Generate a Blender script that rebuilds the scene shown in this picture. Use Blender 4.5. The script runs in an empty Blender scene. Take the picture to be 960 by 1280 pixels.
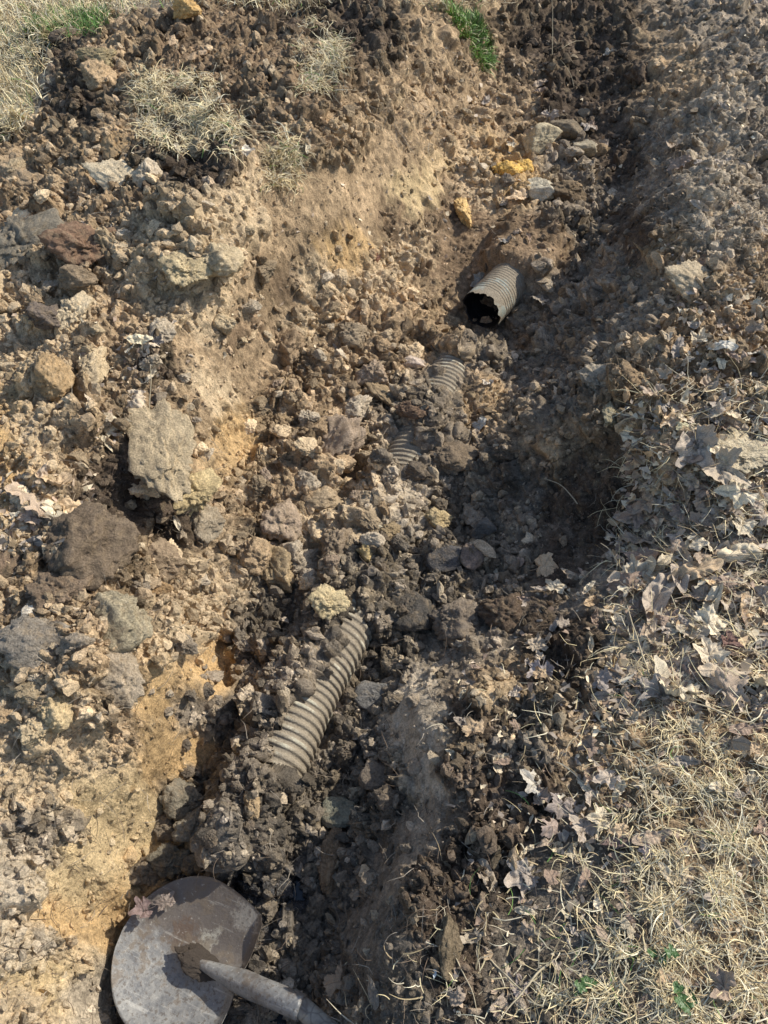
import bpy, math, random
import numpy as np
from mathutils import Vector, Matrix, Euler, noise as mnoise

random.seed(7); rng = np.random.default_rng(7)
SC = bpy.context.scene
COL = SC.collection
PI = math.pi

# ------------------------------------------------------------------ camera
CAMZ = 1.15
PITCH = math.radians(40)
F = 961.0
cam_d = bpy.data.cameras.new("camera"); cam = bpy.data.objects.new("camera", cam_d); COL.objects.link(cam)
cam.location = (0, 0, CAMZ); cam.rotation_euler = (PITCH, 0, 0)
cam_d.sensor_fit = 'VERTICAL'; cam_d.sensor_height = 32.0; cam_d.lens = 32.0 * F / 1280.0
cam_d.clip_start = 0.01; cam_d.clip_end = 2000
SC.camera = cam
CP, SP = math.cos(PITCH), math.sin(PITCH)

def ray(px, py):
    a = (px - 480) / F; b = (640 - py) / F
    return Vector((a, b * CP + SP, b * SP - CP))
def unproj(px, py, z):
    d = ray(px, py); t = (z - CAMZ) / d.z
    return (d.x * t, d.y * t, z)
def project(x, y, z):
    zz = z - CAMZ
    dep = y * SP - zz * CP
    up = y * CP + zz * SP
    dep = np.maximum(dep, 0.05)
    return 480 + F * x / dep, 640 - F * up / dep, dep

# ------------------------------------------------------------------ numpy noise
def _h(ix, iy, s):
    ix = ix.astype(np.int64).astype(np.uint32); iy = iy.astype(np.int64).astype(np.uint32)
    h = ix * np.uint32(374761393) + iy * np.uint32(668265263) + np.uint32((s * 2246822519 + 12345) & 0xffffffff)
    h = (h ^ (h >> np.uint32(13))) * np.uint32(1274126177)
    h = (h ^ (h >> np.uint32(16))) * np.uint32(2246822519)
    h = h ^ (h >> np.uint32(15))
    return h.astype(np.float32) / np.float32(4294967295.0)
def perlin(x, y, s=0):
    xi = np.floor(x); yi = np.floor(y); fx = x - xi; fy = y - yi
    u = fx * fx * fx * (fx * (fx * 6 - 15) + 10); v = fy * fy * fy * (fy * (fy * 6 - 15) + 10)
    def g(ax, ay):
        a = _h(xi + ax, yi + ay, s) * (2 * PI)
        return np.cos(a) * (fx - ax) + np.sin(a) * (fy - ay)
    n0 = g(0, 0) * (1 - u) + g(1, 0) * u
    n1 = g(0, 1) * (1 - u) + g(1, 1) * u
    return (n0 * (1 - v) + n1 * v) * 1.5
def fbm(x, y, o=4, s=0):
    r = 0; a = 1.0; t = 0
    for i in range(o):
        r = r + a * perlin(x * 2 ** i, y * 2 ** i, s + i * 17); t += a; a *= 0.5
    return r / t
def worley(x, y, s=0):
    xi = np.floor(x); yi = np.floor(y)
    f1 = np.full(x.shape, 9.0, np.float32); f2 = f1.copy()
    cx = np.zeros_like(f1); cy = np.zeros_like(f1); dx1 = np.zeros_like(f1); dy1 = np.zeros_like(f1)
    for a in (-1, 0, 1):
        for b in (-1, 0, 1):
            gx = xi + a; gy = yi + b
            dx = gx + 0.1 + 0.8 * _h(gx, gy, s) - x; dy = gy + 0.1 + 0.8 * _h(gx, gy, s + 5) - y
            d = np.sqrt(dx * dx + dy * dy)
            c = d < f1
            f2 = np.where(c, f1, np.minimum(f2, d)); f1 = np.where(c, d, f1)
            cx = np.where(c, gx, cx); cy = np.where(c, gy, cy); dx1 = np.where(c, dx, dx1); dy1 = np.where(c, dy, dy1)
    return f1, f2, cx, cy, dx1, dy1
def _h3(ix, iy, iz, s):
    return _h(ix.astype(np.int64) + iz.astype(np.int64) * 7919, iy.astype(np.int64) + iz.astype(np.int64) * 104729, s)
def vn3(x, y, z, s=0):
    xi = np.floor(x); yi = np.floor(y); zi = np.floor(z); fx = x-xi; fy = y-yi; fz = z-zi
    u = fx*fx*(3-2*fx); v = fy*fy*(3-2*fy); w = fz*fz*(3-2*fz); r = 0
    for a in (0, 1):
        for b in (0, 1):
            for c in (0, 1):
                r = r + _h3(xi+a, yi+b, zi+c, s)*(u if a else 1-u)*(v if b else 1-v)*(w if c else 1-w)
    return (r*2-1)*.8
def fbm3(p, f, o=4, s=0):
    r = 0; a = 1.0; t = 0
    for i in range(o):
        k = f*2**i; r = r + a*vn3(p[0]*k+i*3.3, p[1]*k+i*1.7, p[2]*k, s+i*17); t += a; a *= .55
    return r/t
def worley3(x, y, z, s=0):
    xi = np.floor(x-.5); yi = np.floor(y-.5); zi = np.floor(z-.5)
    f1 = np.full(x.shape, 9.0, np.float32); f2 = f1.copy(); g = [np.zeros_like(f1) for _ in range(6)]
    for a in (0, 1):
        for b in (0, 1):
            for c in (0, 1):
                gx = xi+a; gy = yi+b; gz = zi+c
                dx = gx+.2+.6*_h3(gx, gy, gz, s)-x; dy = gy+.2+.6*_h3(gx, gy, gz, s+5)-y; dz = gz+.2+.6*_h3(gx, gy, gz, s+9)-z
                d = np.sqrt(dx*dx+dy*dy+dz*dz); m_ = d < f1
                f2 = np.where(m_, f1, np.minimum(f2, d)); f1 = np.where(m_, d, f1)
                for k_, v_ in enumerate((gx, gy, gz, dx, dy, dz)): g[k_] = np.where(m_, v_, g[k_])
    return (f1, f2, *g)
def sstep(a, b, x):
    t = np.clip((x - a) / (b - a), 0, 1); return t * t * (3 - 2 * t)

# ------------------------------------------------------------------ palette (albedo)
PAL = dict(
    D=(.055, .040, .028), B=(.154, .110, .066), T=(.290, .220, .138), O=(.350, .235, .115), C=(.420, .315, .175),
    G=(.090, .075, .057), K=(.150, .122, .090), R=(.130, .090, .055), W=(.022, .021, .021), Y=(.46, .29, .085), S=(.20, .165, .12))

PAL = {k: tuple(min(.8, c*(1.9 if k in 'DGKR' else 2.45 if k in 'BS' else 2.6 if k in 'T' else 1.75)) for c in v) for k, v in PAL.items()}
# ------------------------------------------------------------------ materials
def mat(name):
    m = bpy.data.materials.new(name); m.use_nodes = True
    nt = m.node_tree; b = nt.nodes['Principled BSDF']
    return m, nt, b
def nn(nt, t, **k):
    n = nt.nodes.new(t)
    for a, v in k.items(): setattr(n, a, v)
    return n
def noise_node(nt, scale, detail=6, rough=.6, vec=None):
    n = nn(nt, 'ShaderNodeTexNoise'); n.inputs['Scale'].default_value = scale; n.inputs['Detail'].default_value = detail
    n.inputs['Roughness'].default_value = rough
    if vec: nt.links.new(vec, n.inputs['Vector'])
    return n
def ramp(nt, src, p0, c0, p1, c1):
    r = nn(nt, 'ShaderNodeMapRange'); r.inputs[1].default_value = p0; r.inputs[2].default_value = p1
    r.inputs[3].default_value = c0; r.inputs[4].default_value = c1; nt.links.new(src, r.inputs[0]); return r.outputs[0]
def mulcol(nt, a, fac):
    m = nn(nt, 'ShaderNodeVectorMath', operation='SCALE'); nt.links.new(a, m.inputs[0]); nt.links.new(fac, m.inputs['Scale']); return m.outputs[0]
def mathn(nt, op, a, b):
    m = nn(nt, 'ShaderNodeMath', operation=op)
    for i, v in enumerate((a, b)):
        if isinstance(v, (int, float)): m.inputs[i].default_value = v
        else: nt.links.new(v, m.inputs[i])
    return m.outputs[0]
def mixc(nt, fac, a, b):
    m = nn(nt, 'ShaderNodeMix', data_type='RGBA')
    for i, v in ((0, fac), (6, a), (7, b)):
        if isinstance(v, (int, float)): m.inputs[i].default_value = v
        elif isinstance(v, tuple): m.inputs[i].default_value = (*v, 1)
        else: nt.links.new(v, m.inputs[i])
    return m.outputs[2]
def bump(nt, src, dist, strength=1.0, chain=None):
    b = nn(nt, 'ShaderNodeBump'); b.inputs['Strength'].default_value = strength; b.inputs['Distance'].default_value = dist
    nt.links.new(src, b.inputs['Height'])
    if chain: nt.links.new(chain, b.inputs['Normal'])
    return b.outputs[0]

def soil_material(name, source):
    m, nt, b = mat(name)
    tc = nn(nt, 'ShaderNodeTexCoord')
    if source == 'attr':
        a = nn(nt, 'ShaderNodeAttribute', attribute_name='Col'); col = a.outputs['Color']; vec = nn(nt, 'ShaderNodeNewGeometry').outputs['Position']
        wt = a.outputs['Alpha']
    else:
        a = nn(nt, 'ShaderNodeObjectInfo'); col = a.outputs['Color']; vec = nn(nt, 'ShaderNodeNewGeometry').outputs['Position']; wt = a.outputs['Alpha']
    n1 = noise_node(nt, 260, 5, .65, vec); n2 = noise_node(nt, 38, 6, .62, vec); n3 = noise_node(nt, 900, 3, .6, vec)
    f = mathn(nt, 'MULTIPLY', ramp(nt, n1.outputs[0], .3, .62, .7, 1.38), ramp(nt, n2.outputs[0], .3, .72, .7, 1.3))
    c = mulcol(nt, col, f)
    sp = noise_node(nt, 420, 2, .5, vec)
    c = mixc(nt, mathn(nt, 'MULTIPLY', ramp(nt, sp.outputs[0], .64, 0, .74, .55), 1.0), c, (.42, .37, .28) if source == 'attr' else (.40, .33, .23))
    if source == 'obj':   # smears of darker dirt on the lumps
        n4 = noise_node(nt, 22, 5, .6, vec)
        dk = mulcol(nt, c, ramp(nt, n1.outputs[0], 0, .35, 1, .6))
        c = mixc(nt, ramp(nt, n4.outputs[0], .54, 0, .68, .45), c, dk)
        n5 = noise_node(nt, 55, 5, .7, vec)
        c = mixc(nt, ramp(nt, n5.outputs[0], .50, 0, .62, .45), c, (.36, .27, .17))
    nt.links.new(c, b.inputs['Base Color'])
    # alpha 1 = dry, 0 = wet
    wn = noise_node(nt, 60, 4, .6, vec)
    dry = mathn(nt, 'ADD', wt, mathn(nt, 'MULTIPLY', mathn(nt, 'SUBTRACT', wn.outputs[0], .5), .5))
    nt.links.new(ramp(nt, dry, 0, .22, .8, .97), b.inputs['Roughness'])
    nt.links.new(ramp(nt, dry, 0, .6, .8, .12), b.inputs['Specular IOR Level'])
    nb = bump(nt, n2.outputs[0], .014, .7)
    nb = bump(nt, n1.outputs[0], .0045, 1.0, nb)
    nb = bump(nt, n3.outputs[0], .0010, .8, nb)
    nt.links.new(nb, b.inputs['Normal'])
    return m
M_SOIL = soil_material('soil', 'attr')
M_CLOD = soil_material('clod', 'obj')

def attr_material(name, rough=.8, transl=0.0, veins=False):
    m, nt, b = mat(name)
    a = nn(nt, 'ShaderNodeAttribute', attribute_name='Col')
    vec = nn(nt, 'ShaderNodeNewGeometry').outputs['Position']
    n1 = noise_node(nt, 150, 4, .6, vec)
    c = mulcol(nt, a.outputs['Color'], ramp(nt, n1.outputs[0], .3, .75, .7, 1.2))
    nt.links.new(c, b.inputs['Base Color']); b.inputs['Roughness'].default_value = rough
    b.inputs['Specular IOR Level'].default_value = .25
    return m
M_STRAW = attr_material('straw', .75)
M_GREEN = attr_material('green_leaf', .5)

def leaf_material():
    m, nt, b = mat('dead_leaf')
    oi = nn(nt, 'ShaderNodeObjectInfo'); a = nn(nt, 'ShaderNodeAttribute', attribute_name='vein')
    tc = nn(nt, 'ShaderNodeTexCoord')
    n1 = noise_node(nt, 30, 6, .65, tc.outputs['Object']); n2 = noise_node(nt, 140, 4, .6, tc.outputs['Object'])
    f = mathn(nt, 'MULTIPLY', ramp(nt, n1.outputs[0], .3, .6, .7, 1.35), ramp(nt, n2.outputs[0], .3, .85, .7, 1.15))
    c = mulcol(nt, oi.outputs['Color'], f)
    c = mixc(nt, mathn(nt, 'MULTIPLY', a.outputs['Fac'], .55), c, (.30, .25, .20))
    n3 = noise_node(nt, 60, 3, .5, tc.outputs['Object'])
    c = mixc(nt, ramp(nt, n3.outputs[0], .62, 0, .7, .8), c, (.07, .05, .04))
    nt.links.new(c, b.inputs['Base Color']); b.inputs['Roughness'].default_value = .62
    b.inputs['Specular IOR Level'].default_value = .35
    nb = bump(nt, a.outputs['Fac'], .0015, .8); nb = bump(nt, n2.outputs[0], .001, .8, nb)
    nt.links.new(nb, b.inputs['Normal'])
    return m
M_LEAF = leaf_material()

# ------------------------------------------------------------------ helpers for objects
def setp(o, label=None, cat=None, group=None, kind=None):
    for k, v in (('label', label), ('category', cat), ('group', group), ('kind', kind)):
        if v: o[k] = v
    return o
def np_mesh(name, verts, quads=None, tris=None, material=None, smooth=True, col=None, vein=None):
    me = bpy.data.meshes.new(name)
    verts = np.asarray(verts, np.float32)
    polys = []
    nq = 0 if quads is None else len(quads); ntri = 0 if tris is None else len(tris)
    loops = []
    if nq: loops.append(np.asarray(quads, np.int32).ravel())
    if ntri: loops.append(np.asarray(tris, np.int32).ravel())
    li = np.concatenate(loops)
    tot = np.concatenate([np.full(nq, 4, np.int32), np.full(ntri, 3, np.int32)])
    st = np.concatenate([[0], np.cumsum(tot)[:-1]]).astype(np.int32)
    me.vertices.add(len(verts)); me.vertices.foreach_set('co', verts.ravel())
    me.loops.add(len(li)); me.loops.foreach_set('vertex_index', li)
    me.polygons.add(len(tot)); me.polygons.foreach_set('loop_start', st); me.polygons.foreach_set('loop_total', tot)
    me.polygons.foreach_set('use_smooth', np.full(len(tot), smooth, bool))
    if col is not None:
        ca = me.color_attributes.new('Col', 'FLOAT_COLOR', 'POINT')
        col = np.asarray(col, np.float32)
        if col.shape[1] == 3: col = np.concatenate([col, np.ones((len(col), 1), np.float32)], 1)
        ca.data.foreach_set('color', col.ravel())
    if vein is not None:
        va = me.attributes.new('vein', 'FLOAT', 'POINT'); va.data.foreach_set('value', np.asarray(vein, np.float32))
    me.update(calc_edges=True); me.validate()
    if material: me.materials.append(material)
    return me
def link(name, me, loc=(0, 0, 0), parent=None):
    o = bpy.data.objects.new(name, me); COL.objects.link(o); o.location = loc
    if parent: o.parent = parent
    return o

# ------------------------------------------------------------------ terrain: heights given at surveyed spots
HP = [
 (0,0,0),(60,10,0),(0,100,0),(25,140,.01),(160,0,.0),(120,5,0),(-120,80,0),(-150,-100,0),(200,-80,0),(500,-100,0),(350,-20,.05),
 (75,60,.15),(150,45,.2),(230,15,.2),(330,15,.2),(70,130,.14),(100,110,.2),(200,120,.28),(300,100,.3),(400,70,.26),(480,50,.2),(545,55,.13),(430,-10,.1),
 (10,180,.06),(50,250,.14),(150,230,.24),(250,220,.3),(350,200,.29),(430,170,.23),(500,110,.15),(-120,250,.02),
 (0,330,.14),(100,320,.2),(200,320,.25),(300,300,.23),(380,260,.16),(-150,400,.05),
 (430,260,.06),(490,200,.04),(525,150,.02),
 (540,245,-.2),(545,200,-.18),(600,110,-.12),(485,300,-.2),(440,350,-.2),(385,395,-.2),(345,430,-.2),
 (330,330,.08),(270,400,.06),(200,420,.12),(100,430,.15),(0,450,.14),
 (240,470,.03),(200,520,.03),(120,530,.08),(60,600,.1),(0,600,.12),(0,720,.1),(60,680,.09),
 (275,500,-.06),(310,490,-.14),(300,560,-.18),(265,600,-.14),(150,600,-.02),(200,600,.0),(205,665,-.12),(150,650,-.03),
 (50,800,.09),(120,850,.05),(150,760,.02),(200,790,-.03),(225,720,-.12),(290,690,-.22),(260,760,-.2),(240,830,-.12),(275,800,-.28),(262,860,-.28),
 (0,900,.04),(80,930,.01),(0,1050,-.01),(0,1200,-.05),(0,1280,-.07),(60,1040,-.05),(40,1250,-.11),(-150,1000,.02),(-150,1250,-.02),(-100,700,.08),
 (195,900,-.12),(155,970,-.12),(115,1080,-.13),(85,1180,-.15),(80,1280,-.17),
 (245,935,-.28),(205,1010,-.285),(170,1080,-.29),(140,1150,-.295),(128,1220,-.295),(128,1280,-.295),
 (300,950,-.29),(300,1080,-.30),(240,1180,-.31),(190,1270,-.315),(340,1140,-.30),(420,1050,-.29),(460,900,-.28),(480,800,-.28),(500,700,-.275),(330,800,-.28),(360,740,-.275),
 (350,600,-.19),(400,650,-.22),(450,600,-.24),(370,520,-.18),(430,480,-.22),(400,440,-.2),(470,420,-.24),(480,360,-.23),
 (520,560,-.28),(560,480,-.28),(600,430,-.28),(610,395,-.32),(575,360,-.27),(590,320,-.24),(650,335,-.22),(600,250,-.19),(680,250,-.19),(700,180,-.17),(680,130,-.15),(720,60,-.11),(700,0,-.06),(760,20,-.06),(640,60,-.07),(600,20,.02),(570,45,.05),(620,-60,0),(750,-100,0),
 (780,200,-.18),(770,270,-.2),(740,350,-.2),(700,420,-.22),(670,500,-.24),
 (870,130,.02),(900,50,.03),(845,220,.04),(830,280,.05),(840,380,.04),(800,450,.0),(765,500,-.02),(810,560,.0),(900,500,.06),(950,400,.07),(950,250,.06),(950,100,.04),(850,600,-.0),(950,580,.03),(1100,300,.03),(1100,500,.02),(850,-60,0),(1050,0,0),
 (690,510,-.1),(740,530,-.07),(700,600,-.17),(760,635,-.14),(640,560,-.19),(620,620,-.26),
 (720,700,-.18),(660,720,-.2),(810,660,-.1),
 (860,690,-.05),(950,660,-.02),(800,780,-.06),(700,850,-.1),(650,800,-.17),(580,780,-.25),(550,850,-.19),(600,930,-.09),
 (520,900,-.15),(548,1000,-.10),(505,1090,-.105),(470,1180,-.10),(480,950,-.27),(440,1080,-.28),(415,1170,-.28),(400,1280,-.27),(475,1270,-.10),
 (560,1100,-.08),(600,1250,-.07),(700,1000,-.06),(700,1200,-.05),(850,950,0),(950,900,0),(950,1250,0),(850,1250,0),(1100,900,0),(1150,1200,0),(1100,700,0),
]
HP = [(a, b, z*.6 if (z > .02 and b < 560 and a < 560) else z+.05 if (z < -.12 and b < 470 and a < 560) else z*.7 if (z > .02 and a < 200) else z) for a, b, z in HP]
pts = np.array([unproj(*h) for h in HP]); 
extra = [(-.9,-.3,0),(-.5,-.35,-.05),(-.33,-.3,-.28),(-.25,-.3,-.28),(-.05,-.3,-.22),(.2,-.3,-.03),(.7,-.3,0),(-.35,-.9,-.2),(-.2,-.9,-.25),(.2,-.9,0),(-.8,-.9,0),(0,-1.6,0)]
pts = np.concatenate([pts, np.array(extra)])
def tps(r): return np.where(r > 1e-9, r * r * np.log(np.maximum(r, 1e-9)), 0)
N = len(pts); P2 = pts[:, :2]
SCL = 0.5   # anisotropy is left at 1; work in y-compressed units far away
def warpc(x, y):  # log-like depth coordinate so far points are not sparse
    dep = y * SP + CAMZ * CP
    return x / (0.35 * dep + .65), np.log(np.maximum(dep, .1)) * 1.45
cx_, cy_ = warpc(P2[:, 0], P2[:, 1]); CW = np.stack([cx_, cy_], 1)
D = np.linalg.norm(CW[:, None] - CW[None], axis=2)
K = tps(D) + np.eye(N) * 6e-4
Pm = np.concatenate([np.ones((N, 1)), CW], 1)
A = np.block([[K, Pm], [Pm.T, np.zeros((3, 3))]])
sol = np.linalg.solve(A, np.concatenate([pts[:, 2], np.zeros(3)]))
def base_h(x, y):
    sh = x.shape; x = x.ravel(); y = y.ravel()
    wx, wy = warpc(x, np.maximum(y, -1.0)); out = np.zeros(len(x))
    for i in range(0, len(x), 100000):
        a, b = wx[i:i+100000], wy[i:i+100000]
        r = np.sqrt((a[:, None] - CW[None, :, 0]) ** 2 + (b[:, None] - CW[None, :, 1]) ** 2)
        out[i:i+100000] = tps(r) @ sol[:N] + sol[N] + sol[N+1] * a + sol[N+2] * b
    dep = np.maximum(y * SP + CAMZ * CP, .3)
    edge = np.maximum(np.abs(x) / (0.5 * dep) / 1.3, 0)
    k = 1 - sstep(.95, 1.5, edge); k = k * (1 - sstep(4.4, 5.6, y)) * sstep(-1.4, -.8, y)
    return np.clip((out * k), -.42, .4).reshape(sh)

# grid
rows_py = np.concatenate([np.arange(-200, -20, 1.5), np.arange(-20, 520, .82), np.arange(520, 1400, 1.55)])
b_ = (640 - rows_py) / F
ry = (b_ * CP + SP) * (-CAMZ / (b_ * SP - CP))
ys = np.concatenate([[400, 150, 60, 30, 18, 12, 9.5, 8.2], ry, [0.0, -.06, -.12, -.2, -.3, -.4, -.55, -.75, -1, -1.5, -2.5, -5, -12, -40, -150]])
inner = np.linspace(-1.38, 1.38, 1010)
outer = np.array([1.45, 1.55, 1.7, 1.9, 2.2, 2.7, 3.5, 5, 8, 14, 30, 80, 250])
ss = np.concatenate([-outer[::-1], inner, outer])
S, Y = np.meshgrid(ss, ys)
wid = 0.5 * np.maximum(SP * Y + CAMZ * CP, .55)
X = S * wid
# coarse base then bilinear
st_r = 4
ri = np.unique(np.concatenate([np.arange(0, len(ys), st_r), [len(ys)-1]])); ci = np.unique(np.concatenate([np.arange(0, len(ss), st_r), [len(ss)-1]]))
def upsample(Cc):
    r = np.arange(len(ys)); c = np.arange(len(ss))
    t = np.empty((len(ys), Cc.shape[1]) + Cc.shape[2:])
    k = np.clip(np.searchsorted(ri, r, 'right') - 1, 0, len(ri) - 2); f = (r - ri[k]) / (ri[k+1] - ri[k])
    f = f.reshape((-1, 1) + (1,) * (Cc.ndim - 2)); t = Cc[k] * (1 - f) + Cc[k+1] * f
    k = np.clip(np.searchsorted(ci, c, 'right') - 1, 0, len(ci) - 2); f = (c - ci[k]) / (ci[k+1] - ci[k])
    f = f.reshape((1, -1) + (1,) * (Cc.ndim - 2)); return t[:, k] * (1 - f) + t[:, k+1] * f
Xc, Yc = X[np.ix_(ri, ci)], Y[np.ix_(ri, ci)]
Zc = base_h(Xc, Yc)
Z = upsample(Zc)

# ---- pipe runs (world polylines) so that the soil can lie over them
PR = 0.067
def pw(px, py, z): return np.array(unproj(px, py, z))
LONG = np.array([pw(577, 440, -.30), pw(553, 487, -.285), pw(524, 545, -.285), pw(500, 605, -.29), pw(462, 690, -.29), pw(432, 775, -.275), pw(385, 860, -.27), pw(343, 950, -.268), pw(308, 1026, -.285)])
LONG_EXP = np.array([.0, .9, .0, .0, 0, .8, 1.0, .75, .2])  # replaced below by windows
FARP = np.array([pw(602, 388, -.262), pw(640, 349, -.25), pw(680, 300, -.25)])
def poly_dist(x, y, L):
    best = np.full(x.shape, 9.0); tt = np.zeros(x.shape); side = np.zeros(x.shape); az = np.zeros(x.shape)
    acc = 0
    for i in range(len(L) - 1):
        a, b = L[i], L[i+1]; dx, dy = b[0]-a[0], b[1]-a[1]; l2 = dx*dx+dy*dy
        t = np.clip(((x-a[0])*dx + (y-a[1])*dy) / l2, 0, 1)
        ex, ey = x-(a[0]+t*dx), y-(a[1]+t*dy); d = np.sqrt(ex*ex+ey*ey)
        c = d < best; best = np.where(c, d, best); tt = np.where(c, i + t, tt)
        side = np.where(c, np.sign(dx*ey-dy*ex), side); az = np.where(c, a[2]+t*(b[2]-a[2]), az)
    return best, tt, side, az
m = (np.abs(X) < .8) & (Y > .3) & (Y < 3)
xm, ym, zm = X[m], Y[m], Z[m]
wob = fbm(xm*12, ym*12, 3, 91)
d, t, s, az = poly_dist(xm, ym, LONG)
# LONG runs far->near, so its left-hand normal (s>0) points towards +x (image right)
lat = np.where(s > 0, d, -d)
# exposure: 0 = covered with soil, 1 = bare crown
ex = np.zeros_like(t)
ex = np.maximum(ex, 1 - sstep(.36, .56, np.abs(t - .95)))
ex = np.maximum(ex, 1 - sstep(.35, .6, np.abs(t - 2.55)))
crown = az + np.sqrt(np.maximum(PR**2 - d**2, 0))
cover = np.where(d < PR*1.02, crown + .012 + .012*wob, 0)
hill = az + PR*1.2 - .9*np.maximum(d - PR*.5, 0)
zcov = np.minimum(hill, az + PR + .014 + .02*wob)
bare = np.minimum(zm, az + .1*PR)
nearp = sstep(4.85, 5.2, t) * (1 - sstep(7.3, 7.5, t))
# middle stretch
infl = 1 - sstep(PR*1.3, PR*2.6, d)
z_mid = zcov*(1-ex) + (az + .66*PR + .012*wob)*ex
zz = zm*(1-infl) + z_mid*infl*.85 + zm*infl*.15
# near stretch: the left half and the crown are buried, the right flank is bare
edge_l = PR*(.30 + .45*wob - .55*sstep(6.0, 7.0, t))
buried = az + PR*1.25 - 1.05*np.maximum(-lat - PR*.25, 0)
right_low = az - .35*PR
k = sstep(edge_l - .012, edge_l + .012, lat)
z_near = np.where(lat < PR*1.1, (az + PR*1.15 + .012*wob)*(1-k) + right_low*k, right_low)
z_near = np.where(lat < -PR*.3, np.maximum(buried, zm), z_near)
infn = (1 - sstep(PR*1.5, PR*2.6, d))
zz2 = zm*(1-infn) + z_near*infn
sel = nearp
end = (t > 7.35)
Znew = zz*(1-sel) + zz2*sel
tail = sstep(7.3, 7.5, t); Znew = Znew*(1-tail) + np.maximum(zm, az+PR+.022-1.9*np.maximum(d-PR*.6, 0)+.02*wob)*tail
head = 1 - sstep(.2, .45, t); Znew = Znew*(1-head) + np.maximum(zm, az + PR + .012)*head*infl + zm*head*(1-infl)
inL = d < PR*2.8
zm = np.where(inL, Znew, zm)
# hollow round the open end of the far pipe
d, t, s, az = poly_dist(xm, ym, FARP)
dm = np.sqrt((xm-FARP[0][0])**2 + (ym-FARP[0][1]+.05)**2)
hol = 1 - sstep(.075, .2, dm)
zm = zm*(1-hol) + np.minimum(zm, FARP[0][2] - PR*1.35)*hol
body = (1 - sstep(PR*1.0, PR*2.0, d)) * (1 - sstep(.75, .95, t)) * sstep(.02, .1, t)
zm = zm*(1-body) + np.minimum(zm, az - .1*PR)*body
tailb = (1 - sstep(PR*1.0, PR*2.2, d)) * sstep(.78, 1.05, t)
zm = zm*(1-tailb) + np.maximum(zm, az + PR*1.25)*tailb
q_ = np.array([unproj(240, 1195, -.27), unproj(303, 1229, -.27), unproj(160, 1163, -.27)])
axb = q_[2][:2]-q_[1][:2]; axb /= np.linalg.norm(axb); ex_, ey_ = xm-q_[0][0], ym-q_[0][1]
la = ex_*axb[0]+ey_*axb[1]; lb = -ex_*axb[1]+ey_*axb[0]
cv = 1 - sstep(.80, 1.02, np.sqrt((la/.155)**2+(lb/.130)**2))
zm = zm*(1-cv) + np.minimum(zm, -.284)*cv
for (a_, b_, r_) in ((352, 1150, .036), (170, 1262, .055), (372, 1105, .022), (300, 1275, .03)):
    c_ = unproj(a_, b_, -.3); g_ = 1 - sstep(.4, 1.3, np.sqrt((xm-c_[0])**2+((ym-c_[1])*.8)**2)/r_); zm = zm*(1-g_) + np.minimum(zm, -.345)*g_
g_ = unproj(222, 1088, -.29); g_ = 1 - sstep(.05, .11, np.hypot(xm-g_[0], ym-g_[1])); g_ = g_*(1 - sstep(.0, .02, -(la-.17)-0)*0)
zm = np.where((g_ > 0) & (np.sqrt((la/.135)**2+(lb/.12)**2) > 1), zm*(1-g_)+np.maximum(zm, -.288)*g_, zm)
Z[m] = zm

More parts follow.
